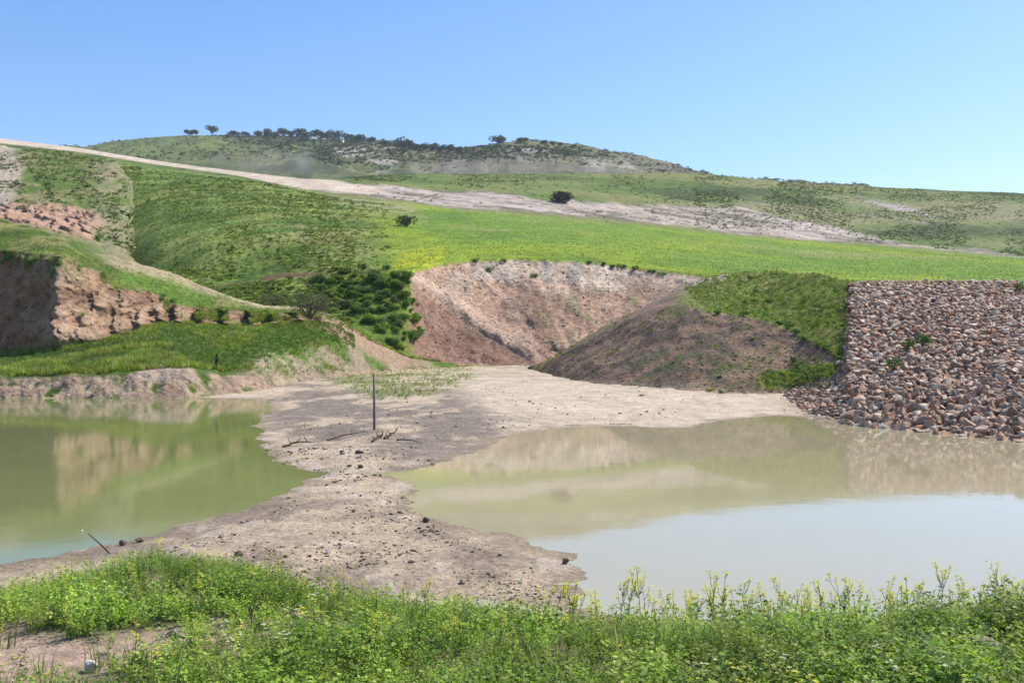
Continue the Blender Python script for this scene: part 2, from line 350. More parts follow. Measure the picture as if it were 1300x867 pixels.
# upper left spur with bare ledges
def sh_spur(X, Y, Z, xp, yp, T):
    X0, Y0 = X, Y; X = X * 0.5; Y = Y * 0.5; Z = Z * .5
    n1 = fbm(X * 0.25, Y * 0.25, 4, 71); n2 = fbm(X * 1.0, Y * 1.0, 4, 72)
    edge = sstep(100, 150, xp)
    er = ridged(X * 0.3, Y * 0.2, 4, 73, z=Z * 0.2)
    ledge = sstep(6, -6, sdist(xp, yp, [(-60, 245), (30, 262), (95, 262), (130, 278), (118, 305), (60, 290), (-60, 280)]))
    dY = -(3.0 * er) * (0.3 + 0.5 * edge) * sstep(0, 0.3, T) - ledge * 2.2 * n2
    dZ = 0.6 * n1 + 0.5 * n2
    C = np.zeros(X.shape + (3,)); C[:] = (0.10, 0.15, 0.03)
    C = mixc(C, (0.22, 0.20, 0.09), sstep(0.0, 0.35, n1 + 0.5 * n2))
    C = mixc(C, (0.10, 0.155, 0.03), sstep(148, 160, xp) * 0.8)
    C = mixc(C, (0.40, 0.25, 0.17), ledge * sstep(-0.5, 0, n2 + 0.3))
    C = mixc(C, (0.30, 0.26, 0.18), edge * sstep(-0.05, 0.35, er + 0.4 * n2) * 0.5)
    C = mixc(C, (0.40, 0.33, 0.26), sstep(8, -6, sdist(xp, yp, [(-60, 180), (14, 190), (28, 215), (14, 262), (-60, 262)])) * sstep(-0.4, 0.1, n2 + 0.2))
    C = mixc(C, (0.42, 0.34, 0.27), sstep(1.88, 1.97, T) * sstep(40, 0, xp))
    return edge * (0.9 * n2 + 1.6 * n1 + 0.5 * er), dY, dZ, C
XS = [-900, -300, 0, 60, 110, 140, 155, 166, 176]
spur = sheet('hillside', [
    ln(XS, [340, 330, 320, 322, 330, 338, 342, 346, 352], [130, 126, 122, 122, 124, 126, 128, 130, 132]),
    ln(XS, [240, 255, 262, 265, 276, 290, 300, 322, 348], [200, 195, 190, 188, 184, 178, 172, 162, 150]),
    ln(XS, [150, 172, 187, 190, 198, 206, 212, 232, 330], [330, 310, 290, 285, 275, 265, 258, 245, 200]),
    ln(XS, [190, 210, 222, 228, 236, 244, 250, 270, 345], [390, 370, 345, 340, 330, 320, 312, 298, 240])],
    [40, 60, 10], sh_spur, M_cliff, 'grassy spur with bare pink ledges above the left cliff', x0=-900, x1=176, step=2.0, smooth=2)

# the long green slope with the eroded bowl, the flat meadow, the stony belt and the second hill
RIM = [(515, 347), (530, 341), (560, 334), (600, 330), (650, 327), (700, 328), (750, 331), (800, 338), (850, 344), (900, 349), (925, 351)]
XM = [-900, 0, 100, 200, 264, 338, 420, 480, 515, 530, 560, 600, 650, 700, 760, 800, 850, 900, 930, 1000, 1080, 1300, 2300]
def sh_main(X, Y, Z, xp, yp, T):
    n1 = fbm(X * 0.12, Y * 0.12, 4, 81); n2 = fbm(X * 0.7, Y * 0.5, 4, 82); n3 = fbm(X * 0.03, Y * 0.02, 4, 83)
    lf = sstep(560, 470, xp)
    bowl = sstep(0.0, 0.03, T) * sstep(1.03, 0.97, T) * sstep(505, 530, xp)
    th = np.arctan2(xp - 748, 500 - yp); rr = np.hypot(xp - 748, 500 - yp)
    er = ridged(th * 5.5, rr * 0.006, 5, 84)
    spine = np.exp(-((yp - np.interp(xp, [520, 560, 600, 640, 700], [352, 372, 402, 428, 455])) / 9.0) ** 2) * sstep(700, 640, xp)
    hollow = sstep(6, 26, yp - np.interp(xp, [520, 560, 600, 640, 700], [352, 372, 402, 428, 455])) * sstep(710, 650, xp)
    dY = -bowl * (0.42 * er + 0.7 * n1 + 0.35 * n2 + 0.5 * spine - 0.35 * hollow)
    slope = sstep(0.0, 0.15, T) * sstep(2.0, 1.8, T)
    far = sstep(2.0, 2.5, T)
    dZ = slope * lf * (0.55 * n1 + 0.14 * n2) + (1 - lf) * sstep(1.0, 1.2, T) * sstep(2.2, 1.9, T) * 0.04 * n2
    dZ = dZ + far * (1.0 * fbm(X * 0.03, Y * 0.03, 3, 85) + 0.35 * n1) * sstep(380, 430, xp) * sstep(4.2, 3.8, T)
    dZ = dZ + bowl * 0.12 * n2
    C = np.zeros(X.shape + (3,))
    # left slope
    hill = np.zeros_like(C); hill[:] = (0.105, 0.17, 0.026)
    hill = mixc(hill, (0.19, 0.23, 0.05), sstep(-0.15, 0.35, n1 + 0.5 * n3 + 0.3 * n2))
    hill = mixc(hill, (0.055, 0.095, 0.018), sstep(0.1, 0.42, n2 - 0.5 * n1) * 0.7)
    dry = sstep(30, -60, sdist(xp, yp, [(350, 260), (470, 262), (500, 300), (480, 345), (380, 340), (330, 310)]))
    hill = mixc(hill, (0.23, 0.21, 0.09), dry * sstep(-0.2, 0.4, n1 + n2 * 0.6) * 0.8)
    # meadow
    mead = np.zeros_like(C); mead[:] = (0.14, 0.225, 0.028)
    mead = mixc(mead, (0.215, 0.28, 0.02), sstep(-0.1, 0.35, fbm(X * 0.03, Y * 0.012, 3, 86)) * 0.8)
    mead = mixc(mead, (0.24, 0.25, 0.08), sstep(0.25, 0.5, fbm(X * 0.04, Y * 0.03, 5, 97, .6)) * .7); mead = mixc(mead, (0.09, 0.17, 0.02), sstep(0.05, 0.4, fbm(X * 0.05, Y * 0.02, 4, 87) + 0.15 * n2) * 0.7)
    flow = sstep(10, -8, sdist(xp, yp, [(505, 325), (560, 318), (560, 333), (520, 345), (495, 343)])) + 0.35 * sstep(6, -4, sdist(xp, yp, [(980, 344), (1200, 352), (1200, 358), (1000, 352)]))
    mead = mixc(mead, (0.42, 0.43, 0.015), np.clip(flow, 0, 1) * sstep(-0.3, 0.2, n2 + 0.1) * 0.85)
    bnd = xp + 30 * n1 + 12 * n2
    mm = sstep(455, 520, bnd + (yp - 300) * -0.12)
    C = hill * (1 - mm[..., None]) + mead * mm[..., None]
    # top edge of the left slope: pale dirt spill from the track
    spill = sstep(14, -10, sdist(xp, yp, [(395, 232), (430, 240), (520, 262), (540, 275), (480, 268), (420, 250)]))
    C = mixc(C, (0.33, 0.28, 0.17), spill * sstep(-0.4, 0.2, n2 + n1) * 0.85)
    # soil track across the lower slope
    tr = np.interp(xp, [270, 300, 340, 380, 430, 500], [364, 358, 353, 350, 349, 349])
    C = mixc(C, (0.15, 0.09, 0.055), sstep(5.5, 1.0, np.abs(yp - tr + 1.5 * n2)) * sstep(268, 285, xp) * sstep(440, 380, xp) * sstep(2.0, 1.7, T))
    # bowl
    b = np.zeros_like(C); b[:] = (0.37, 0.235, 0.155)
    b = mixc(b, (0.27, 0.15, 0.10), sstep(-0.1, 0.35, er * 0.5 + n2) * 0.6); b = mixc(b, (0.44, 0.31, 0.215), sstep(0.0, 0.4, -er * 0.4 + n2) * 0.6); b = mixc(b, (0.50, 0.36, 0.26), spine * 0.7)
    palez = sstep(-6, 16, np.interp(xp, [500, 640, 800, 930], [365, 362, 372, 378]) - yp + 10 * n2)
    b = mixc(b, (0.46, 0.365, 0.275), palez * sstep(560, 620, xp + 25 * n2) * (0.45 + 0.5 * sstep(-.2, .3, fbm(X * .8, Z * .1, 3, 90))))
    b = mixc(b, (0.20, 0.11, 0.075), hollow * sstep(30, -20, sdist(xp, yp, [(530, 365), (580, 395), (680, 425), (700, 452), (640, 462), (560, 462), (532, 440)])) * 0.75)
    gv = sstep(20, -10, sdist(xp, yp, [(690, 390), (800, 370), (850, 345), (880, 350), (800, 395), (700, 430)])) * sstep(0.0, 0.3, n2 + 0.3 * n1)
    b = mixc(b, (0.20, 0.21, 0.09), gv * 0.6)
    b = b * np.array([1.02, 1.07, 1.12])
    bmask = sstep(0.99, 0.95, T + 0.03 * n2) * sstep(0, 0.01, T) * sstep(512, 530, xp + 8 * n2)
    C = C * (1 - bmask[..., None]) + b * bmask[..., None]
    # far part: stony belt, then second hill
    h2 = np.zeros_like(C); h2[:] = (0.105, 0.15, 0.035)
    str2 = fbm(X * 0.02, Y * 0.05 - X * 0.012, 5, 88)
    h2 = mixc(h2, (0.175, 0.185, 0.065), sstep(-0.1, 0.3, str2)); h2 = mixc(h2, (0.05, 0.075, 0.022), sstep(0.05, 0.35, -str2 + 0.4 * n1) * 0.9)
    h2 = mixc(h2, (0.22, 0.20, 0.13), sstep(25, -20, sdist(xp, yp, [(860, 262), (960, 250), (1180, 268), (1300, 262), (1300, 290), (1180, 285), (1000, 275)])) * sstep(-0.3, 0.2, str2 + n1 * 0.5) * 0.55)
    h2 = mixc(h2, (0.12, 0.17, 0.035), sstep(6, -6, sdist(xp, yp, [(470, 222), (860, 224), (900, 236), (700, 248), (520, 238)])) * 0.5)
    h2 = mixc(h2, (0.30, 0.27, 0.24), sstep(5, -3, sdist(xp, yp, [(1085, 255), (1150, 262), (1200, 282), (1180, 284), (1120, 268)])) * sstep(-0.1, 0.25, n1))
    fm = sstep(1.97, 2.03, T); C = C * (1 - fm[..., None]) + h2 * fm[..., None]
    topl = np.interp(xp, [380, 440, 600, 700, 850, 950, 1050, 1150, 1300], [231, 232, 243, 254, 262, 266, 284, 309, 326])
    botl = np.interp(xp, [380, 440, 560, 700, 850, 950, 1050, 1150, 1300], [240, 245, 262, 271, 284, 298, 306, 312, 328])
    st = sstep(-2.5, 1.5, yp - topl + 3 * n1) * sstep(2.5, -1.5, yp - botl + 3 * n1) * sstep(390, 420, xp) * sstep(1.5, 1.7, T)
    belt = np.zeros_like(C); belt[:] = (0.34, 0.28, 0.235)
    sb = fbm(X * 0.035 + Y * 0.01, Y * 0.22 - X * 0.03, 5, 89, 0.7)
    belt = mixc(belt, (0.13, 0.125, 0.085), sstep(0.0, 0.2, sb) * 0.9)
    belt = mixc(belt, (0.45, 0.40, 0.34), sstep(0.1, 0.3, -sb) * 0.6)
    C = C * (1 - st[..., None]) + belt * st[..., None]
    # dirt road along the crest on the left, running right above the stony belt
    rl = np.interp(xp, [-900, 0, 100, 200, 300, 390, 440, 520], [120, 178.5, 190, 206.5, 219, 234, 236, 246])
    wd = np.interp(xp, [-900, 0, 200, 300, 380, 420, 520], [8, 3.4, 2.6, 3.6, 6.5, 6, 2])
    rd = sstep(1.25, 0.85, np.abs(yp - rl) / wd) * sstep(520, 450, xp) * sstep(1.6, 1.8, T)
    C = mixc(C, (0.52, 0.43, 0.33), rd * 0.95)
    return Zr(X), dY, dZ, C
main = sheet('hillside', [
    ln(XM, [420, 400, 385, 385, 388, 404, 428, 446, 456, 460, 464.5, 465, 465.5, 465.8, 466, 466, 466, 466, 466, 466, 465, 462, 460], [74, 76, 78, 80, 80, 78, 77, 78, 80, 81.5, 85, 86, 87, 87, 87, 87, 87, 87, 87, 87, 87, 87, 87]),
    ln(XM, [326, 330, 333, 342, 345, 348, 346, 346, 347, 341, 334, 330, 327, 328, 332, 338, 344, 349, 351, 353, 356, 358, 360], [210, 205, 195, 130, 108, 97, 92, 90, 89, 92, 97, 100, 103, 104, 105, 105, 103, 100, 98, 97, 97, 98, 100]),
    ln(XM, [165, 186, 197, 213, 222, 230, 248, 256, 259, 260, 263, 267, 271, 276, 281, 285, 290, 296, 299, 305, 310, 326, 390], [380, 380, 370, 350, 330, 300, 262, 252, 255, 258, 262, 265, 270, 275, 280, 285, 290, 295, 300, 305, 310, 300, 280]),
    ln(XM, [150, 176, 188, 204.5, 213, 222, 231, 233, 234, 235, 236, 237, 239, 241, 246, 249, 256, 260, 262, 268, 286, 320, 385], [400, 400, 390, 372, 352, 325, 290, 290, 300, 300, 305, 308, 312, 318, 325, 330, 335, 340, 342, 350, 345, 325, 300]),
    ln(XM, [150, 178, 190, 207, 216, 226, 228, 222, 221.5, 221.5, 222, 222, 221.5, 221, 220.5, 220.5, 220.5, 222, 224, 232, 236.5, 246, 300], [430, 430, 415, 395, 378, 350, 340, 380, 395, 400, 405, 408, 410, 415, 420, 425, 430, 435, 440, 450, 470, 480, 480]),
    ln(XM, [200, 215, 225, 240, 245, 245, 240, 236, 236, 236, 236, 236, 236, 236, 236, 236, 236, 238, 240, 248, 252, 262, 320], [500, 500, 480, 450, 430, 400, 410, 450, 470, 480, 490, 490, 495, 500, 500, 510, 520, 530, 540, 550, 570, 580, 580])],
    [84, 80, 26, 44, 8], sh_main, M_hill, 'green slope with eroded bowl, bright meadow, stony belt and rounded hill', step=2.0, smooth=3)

# far hill with trees
XF = [-200, 40, 85, 110, 140, 200, 240, 300, 400, 470, 500, 545, 580, 600, 640, 680, 720, 780, 840, 880, 960, 1100]
def sh_far(X, Y, Z, xp, yp, T):
    n1 = fbm(X * 0.012, Y * 0.012, 4, 91); n2 = fbm(X * 0.05, Y * 0.04, 5, 92, 0.6)
    er = ridged(X * 0.02, Y * 0.01, 4, 93)
    m = sstep(0, 0.3, T) * sstep(2.0, 1.8, T)
    dZ = m * (7 * er * 0.5 + 6 * n1 + 2.0 * n2)
    C = np.zeros(X.shape + (3,)); C[:] = (0.105, 0.125, 0.045)
    C = mixc(C, (0.15, 0.16, 0.065), sstep(-0.1, 0.35, n1 + 0.3 * n2)); C = mixc(C, (0.045, 0.065, 0.03), sstep(0.0, 0.3, n2 + 0.2 * n1) * 0.8)
    C = mixc(C, (0.13, 0.17, 0.045), sstep(10, -10, sdist(xp, yp, [(60, 195), (150, 178), (260, 172), (300, 185), (250, 205), (120, 200)])) * 0.7)
    kn = sstep(15, -15, sdist(xp, yp, [(420, 180), (560, 190), (880, 200), (880, 222), (520, 222), (400, 222)]))
    C = mixc(C, (0.155, 0.14, 0.085), kn * 0.6 * sstep(-0.4, 0.2, n1))
    wd = sstep(8, -8, sdist(xp, yp, [(270, 170), (420, 170), (560, 188), (540, 192), (420, 186), (300, 180)]))
    C = mixc(C, (0.04, 0.06, 0.028), wd * 0.75)
    dk = sstep(8, -8, sdist(xp, yp, [(378, 190), (420, 188), (440, 205), (425, 222), (385, 222)]))
    C = mixc(C, (0.04, 0.06, 0.028), dk * 0.7)
    rk = sstep(9, -9, sdist(xp, yp, [(425, 192), (470, 188), (510, 200), (490, 222), (420, 222)])) * sstep(0.0, 0.22, n2)
    rk = np.maximum(rk, sstep(7, -7, sdist(xp, yp, [(640, 190), (690, 192), (700, 205), (650, 203)])) * sstep(0.0, 0.25, n2))
    rk = np.maximum(rk, sstep(7, -7, sdist(xp, yp, [(735, 205), (800, 207), (810, 218), (740, 217)])) * sstep(0.05, 0.3, n2))
    C = mixc(C, (0.40, 0.36, 0.30), rk * 0.85)
    C = mixc(C, (0.20, 0.18, 0.14), sstep(5, -5, sdist(xp, yp, [(520, 207), (700, 205), (880, 216), (880, 222), (520, 222)])) * 0.5)
    return Zr(X), Zr(X), dZ, C
farh = sheet('hills', [
    ln(XF, [270] * 22, [560] * 22),
    ln(XF, [225, 215, 212, 210, 208, 206, 206, 206, 208, 212, 212, 212, 212, 210, 208, 208, 208, 212, 219, 228, 240, 245], [700] * 22),
    ln(XF, [196, 189, 186.5, 187, 180, 174, 172, 172.5, 174, 179, 182, 187, 190, 187.5, 181, 179.5, 182, 193, 207, 219, 234, 240], [1000, 1000, 1000, 1000, 980, 980, 980, 980, 980, 970, 960, 950, 930, 900, 880, 880, 880, 880, 880, 880, 880, 880]),
    ln(XF, [205, 200, 198, 198, 192, 186, 184, 184, 186, 190, 194, 199, 202, 200, 194, 192, 195, 206, 218, 230, 240, 245], [1150] * 22)],
    [20, 64, 8], sh_far, M_far, 'far hill with wooded brow and pale limestone outcrops', x0=-200, x1=1100, step=1.6, smooth=2)

# mound with the dark cut face, in front of the bowl's right side
XE = [660, 680, 700, 730, 760, 800, 830, 870, 900, 925, 940, 980, 1010, 1045, 1080, 1096, 1160]
def sh_mound(X, Y, Z, xp, yp, T):
    n1 = fbm(X * 0.3, Y * 0.3, 4, 101); n2 = fbm(X * 1.3, Y * 1.3, 4, 102)
    er = ridged(X * 0.5, Y * 0.12, 4, 103)
    face = sstep(0.0, 0.1, T) * sstep(1.05, 0.95, T)
    dZ = face * (0.18 * er + 0.2 * n1 + 0.1 * n2) + sstep(1.0, 1.1, T) * (0.16 * n1 + 0.1 * n2) * sstep(680, 760, xp)
    C = np.zeros(X.shape + (3,)); C[:] = (0.14, 0.21, 0.035)
    C = mixc(C, (0.22, 0.25, 0.06), sstep(-0.15, 0.3, n1 + 0.5 * n2) * 0.9)
    C = mixc(C, (0.20, 0.16, 0.10), sstep(0.15, 0.45, n2 + 0.3 * n1) * 0.5)
    b = np.zeros_like(C); b[:] = (0.215, 0.142, 0.10)
    b = mixc(b, (0.11, 0.08, 0.062), sstep(-0.05, 0.3, n2 + 0.3 * er)); b = mixc(b, (0.26, 0.18, 0.12), sstep(0.05, 0.4, -n1 - 0.3 * n2) * 0.8)
    b = mixc(b, (0.11, 0.13, 0.05), sstep(30, -20, sdist(xp, yp, [(840, 450), (960, 455), (1000, 470), (900, 492), (800, 480)])) * sstep(0.0, 0.3, n2) * 0.7)
    bm = 1 - sstep(-3, 3, np.interp(xp, [660, 700, 760, 830, 870, 900, 940, 980, 1010, 1045, 1080], [455, 430, 405, 375, 388, 396, 402, 410, 425, 442, 470]) - yp + 4 * n2) * sstep(850, 880, xp + 12 * n2)
    C = C * (1 - bm[..., None]) + b * bm[..., None]
    gs = sstep(5, -5, sdist(xp, yp, [(830, 405), (880, 372), (905, 362), (915, 372), (880, 392), (845, 410)]))
    C = mixc(C, (0.16, 0.18, 0.05), gs * sstep(-0.3, 0.2, n2) * 0.8)
    ps = sstep(5, -4, sdist(xp, yp, [(690, 458), (760, 414), (830, 378), (900, 353), (925, 349), (915, 354), (850, 378), (780, 412), (720, 447)]))
    C = mixc(C, (0.30, 0.225, 0.165), ps * 0.6)
    C = mixc(C, (0.50, 0.44, 0.36), sstep(4, -3, sdist(xp, yp, [(862, 352), (926, 348), (918, 356), (880, 362)])))
    gl = sstep(5, -5, sdist(xp, yp, [(965, 478), (1000, 470), (1055, 462), (1060, 475), (1010, 492), (970, 490)]))
    C = mixc(C, (0.13, 0.21, 0.03), gl * 0.9)
    ft = sstep(0.12, 0.0, T); C = mixc(C, (0.40, 0.32, 0.24), ft * 0.8)
    return Zr(X), Zr(X), dZ, C
mound = sheet('hillside', [
    ln(XE, [474, 480, 487, 492, 495, 497, 499, 502, 505, 506, 506, 504, 504, 500, 496, 500, 510], [84, 72, 64, 57.5, 55, 53, 51.5, 49, 48, 47.5, 47.5, 47.5, 47, 44, 41.5, 41, 40]),
    ln(XE, [468, 466, 458, 443, 426, 405, 389, 384, 394, 400, 402, 410, 424, 441, 455, 468, 490], [86, 77, 74, 72, 71, 69.5, 69, 67, 64, 62, 61, 59, 56, 50.5, 46.5, 46, 46]),
    ln(XE, [467.5, 464, 455, 435.5, 418, 398, 383, 363, 352, 349, 347, 345, 346, 350, 355, 366, 392], [88, 81, 79, 78.5, 79, 80, 80.5, 80.5, 80, 79, 78, 75, 70, 66, 62, 61.5, 61.5]),
    ln(XE, [470, 470, 470, 460, 440, 425, 410, 400, 390, 386, 384, 382, 382, 385, 388, 395, 420], [92, 90, 90, 90, 92, 94, 94, 94, 94, 92, 92, 88, 84, 80, 76, 76, 76])],
    [64, 44, 8], sh_mound, M_soil, 'mound with dark brown cut face and grassy top beside the dam', x0=660, x1=1160, step=1.8, smooth=3)

# dam body under the riprap
XD = [955, 985, 1010, 1035, 1058, 1072, 1079, 1100, 1200, 1300, 1500, 2300]
def sh_dam(X, Y, Z, xp, yp, T):
    n2 = fbm(X * 1.3, Y * 1.3, 4, 112)
    C = np.zeros(X.shape + (3,)); C[:] = (0.26, 0.19, 0.15); C = mixc(C, (0.32, 0.24, 0.19), sstep(-0.2, 0.3, n2))
    return Zr(X), Zr(X), 0.08 * n2, C
dam = sheet('dam', [
    ln(XD, [527, 530, 533, 537, 541, 543, 544, 546, 555, 564, 582, 645], [41.5, 40.5, 39, 37.5, 36, 35.4, 35, 34.2, 31.8, 29.6, 26.1, 18.6]),
    ln(XD, [525, 512, 494, 472, 448, 410, 362, 359.5, 359, 359, 359, 359], [42, 45, 48, 51, 54, 57, 60, 60.5, 60.5, 60.5, 60.5, 60.5]),
    ln(XD, [526, 514, 497, 476, 452, 416, 370, 366, 366, 366, 366, 366], [43, 47, 51, 55, 58, 62, 65, 65.5, 65.5, 65.5, 65.5, 65.5]),
    ln(XD, [530, 520, 510, 490, 470, 450, 420, 420, 420, 420, 420, 420], [50, 55, 60, 65, 68, 72, 76, 78, 78, 78, 78, 78])],
    [70, 6, 8], sh_dam, M_soil, 'earth dam body under the loose stone facing', x0=955, x1=2300, step=4, smooth=1)

# ------------------------------------------------------------------ scatter templates
def rot_z(V, a):
    c, s = np.cos(a), np.sin(a); return np.stack([V[..., 0] * c - V[..., 1] * s, V[..., 0] * s + V[..., 1] * c, V[..., 2]], -1)
def scatter(name, temps, P, sc, mat, colf, label, cat='grass', parent=None, smooth=False, flat=None):
    """merge many small copies of templates (V, Q) at P into one uncountable object"""
    Vs, Qs, Cs = [], [], []; o = 0; k = rng.integers(0, len(temps), len(P))
    for t, (V, Q, sh) in enumerate(temps):
        I = np.where(k == t)[0]
        if not len(I): continue
        a = rng.uniform(0, 2 * np.pi, len(I))[:, None]
        s = sc[I][:, None, None] if sc.ndim == 1 else sc[I][:, None, :]
        W = rot_z(np.repeat(V[None], len(I), 0), a) * s + P[I][:, None, :]
        n = len(V)
        Vs.append(W.reshape(-1, 3)); Qs.append((Q[None] + (np.arange(len(I)) * n)[:, None, None] + o).reshape(-1, Q.shape[1]))
        Cs.append((colf[I][:, None, :] * sh[None, :, None]).reshape(-1, 3)); o += n * len(I)
    ob = mk(name, np.concatenate(Vs), np.concatenate(Qs), mat, np.concatenate(Cs), smooth=smooth)
    return tag(ob, label, cat, kind='stuff')
def T_grass(nb, h, spread, wid, seed, lean=0.5):
    r = np.random.default_rng(seed); V = []; Q = []; sh = []
    for i in range(nb):
        a = r.uniform(0, 6.283); rr = spread * math.sqrt(r.uniform()); b = np.array([math.cos(a) * rr, math.sin(a) * rr, -0.02])
        a2 = a + r.normal(0, 0.8); hh = h * r.uniform(0.5, 1.1); l = lean * r.uniform(0.2, 1) * hh
        dr = np.array([math.cos(a2), math.sin(a2), 0]); sd_ = np.array([-dr[1], dr[0], 0]) * wid * r.uniform(0.6, 1.2)
        m = b + dr * l * 0.35 + np.array([0, 0, hh * 0.6]); t = b + dr * l + np.array([0, 0, hh])
        n = len(V); V += [b - sd_, b + sd_, m + sd_ * 0.7, m - sd_ * 0.7, t + sd_ * 0.15, t - sd_ * 0.15]
        Q += [(n, n + 1, n + 2, n + 3), (n + 3, n + 2, n + 4, n + 5)]
        v = r.uniform(0.7, 1.3); sh += [v] * 6
    return np.array(V), np.array(Q), np.array(sh)
def T_leaves(nl, R, H, size, seed, aspect=0.5, up=0.35, clumps=5, shell=0.6):
    """leaf faces spread through a lumpy volume of radius R and height H (base at z=0)"""
    r = np.random.default_rng(seed); cc = []
    for i in range(clumps):
        a = r.uniform(0, 6.283); q = r.uniform(0, 1) ** 0.5 * (0.62 if clumps > 1 else 0)
        cc.append((math.cos(a) * q * R, math.sin(a) * q * R, H * r.uniform(0.35, 0.68), R * r.uniform(0.35, 0.6)))
    V = []; Q = []; sh = []
    for i in range(nl):
        c = cc[r.integers(len(cc))]; d = r.normal(size=3); d /= np.linalg.norm(d)
        q = r.uniform(shell, 1.05); p = np.array([c[0] + d[0] * c[3] * q, c[1] + d[1] * c[3] * q, c[2] + d[2] * H * 0.36 * q])
        p[2] = max(p[2], 0.02 * H)
        nrm = d * 0.6 + r.normal(size=3) * 0.6 + np.array([0, 0, up]); nrm /= np.linalg.norm(nrm)
        u = np.cross(nrm, r.normal(size=3)); u /= np.linalg.norm(u) + 1e-9; v = np.cross(nrm, u)
        s = size * r.uniform(0.6, 1.35); n = len(V)
        V += [p - u * s, p - v * s * aspect, p + u * s, p + v * s * aspect]; Q.append((n, n + 1, n + 2, n + 3))
        x = r.uniform(0.7, 1.3); sh += [x] * 4
    return np.array(V), np.array(Q), np.array(sh)
def pick(sh, n, mask, wt=None):
    """n random points on a sheet inside a mask function of (xp, yp, T)"""
    xp, yp = sh['xp'], sh['yp']; m = mask(xp, yp, sh['T']).astype(float).copy(); m[-1, :] = 0; m[:, -1] = 0
    pr = m.ravel(); pr = pr / pr.sum(); I = rng.choice(pr.size, n, p=pr); nc = xp.shape[1]
    P = sh['P'].reshape(-1, 3); u, v = rng.uniform(size=(2, n, 1))
    return P[I] * (1 - u) * (1 - v) + P[I + 1] * u * (1 - v) + P[I + nc] * (1 - u) * v + P[I + nc + 1] * u * v
def px(P): return CX + F * P[:, 0] / P[:, 1], HY - F * (P[:, 2] - EYE) / P[:, 1]
def inpoly(xp, yp, pts, f=4): return sstep(f, -f, sdist(xp, yp, pts))
def pal(n, cols_, jit=0.15):
    c = np.array(cols_)[rng.integers(0, len(cols_), n)]; return c * (1 + rng.normal(0, jit, (n, 1))) 

TG = [T_grass(14, 1, 0.45, 0.045, s, 0.7) for s in range(5)]
TB = [T_leaves(24, 1.0, 1.0, 0.30, 20 + s, clumps=3, up=0.8) for s in range(6)]
GREENS = [(0.06, 0.115, 0.018), (0.09, 0.16, 0.022), (0.13, 0.20, 0.03), (0.045, 0.085, 0.018)]
inx = lambda xp: (xp > -80) & (xp < 1380)
# scrubby tussocks on the long slope
def m_slope(xp, yp, T): return inx(xp) * (T > 0.1) * (T < 1.93) * np.where(T < 1, 0.35, 1.0) * (1 - sstep(6, 3, np.abs(yp - np.interp(xp, [270, 300, 340, 380, 430, 500], [364, 358, 353, 350, 349, 349]))) * (xp > 270) * (xp < 430)) * sstep(500, 440, xp + (yp - 300) * 0.2) * (0.35 + 0.65 * (fbm(xp * 0.03, yp * 0.05, 3, 5) > 0.0))
P = pick(main, 30000, m_slope); s = np.exp(rng.normal(-1.55, 0.4, len(P))) * np.clip(P[:, 1] / 170, 1, 2.2); sc = np.stack([s, s, s * 0.6], -1)
scatter('hillside_scrub', TB, P, sc, M_scrub, pal(len(P), [(0.10, 0.155, 0.03), (0.14, 0.205, 0.034), (0.18, 0.25, 0.045), (0.23, 0.25, 0.08)], 0.2), 'low green tussocks and scrub dotted over the long left slope', 'scrub')
# meadow grass
def m_mead(xp, yp, T): return inx(xp) * (T > 1.0) * (T < 1.98) * sstep(440, 500, xp)
P = pick(main, 22000, m_mead); d = P[:, 1]
scatter('meadow_grass', TG, P, rng.uniform(0.07, 0.2, len(P)), M_leaf, pal(len(P), [(0.15, 0.235, 0.03), (0.19, 0.27, 0.03), (0.12, 0.20, 0.03)]), 'bright green grass of the meadow above the bowl')
# second hill and stony belt scrub
def m_h2(xp, yp, T): return inx(xp) * (T > 2.1) * (T < 4.0) * (xp > 430) * (0.1 + (fbm(xp * 0.02, yp * 0.08, 4, 6) > 0.05)) * np.where(T < 2.95, 0.3, 1) * (0.5 + 1.5 * (xp > 880))
P = pick(main, 11000, m_h2); s = rng.uniform(0.25, 0.75, len(P)); sc = np.stack([s, s, s * 0.45], -1)
scatter('hillside_scrub', TB, P, sc, M_scrub, pal(len(P), [(0.07, 0.10, 0.025), (0.10, 0.14, 0.03), (0.14, 0.17, 0.045)], 0.2), 'sparse dark scrub over the rounded hill beyond the meadow', 'scrub')
# far hill scrub
def m_f(xp, yp, T): return inx(xp) * (T > 0.9) * (T < 2.0) * np.maximum(0.12, inpoly(xp, yp, [(270, 172), (420, 172), (560, 188), (700, 185), (780, 200), (520, 205), (420, 210), (380, 195), (300, 182)], 6))
P = pick(farh, 5000, m_f); s = rng.uniform(0.8, 2.4, len(P)); sc = np.stack([s, s, s * 0.7], -1)
scatter('hillside_scrub', TB, P, sc, M_scrub, pal(len(P), [(0.035, 0.055, 0.02), (0.055, 0.08, 0.03), (0.09, 0.11, 0.045)], 0.2), 'dark scrub over the far hill below its brow', 'scrub')
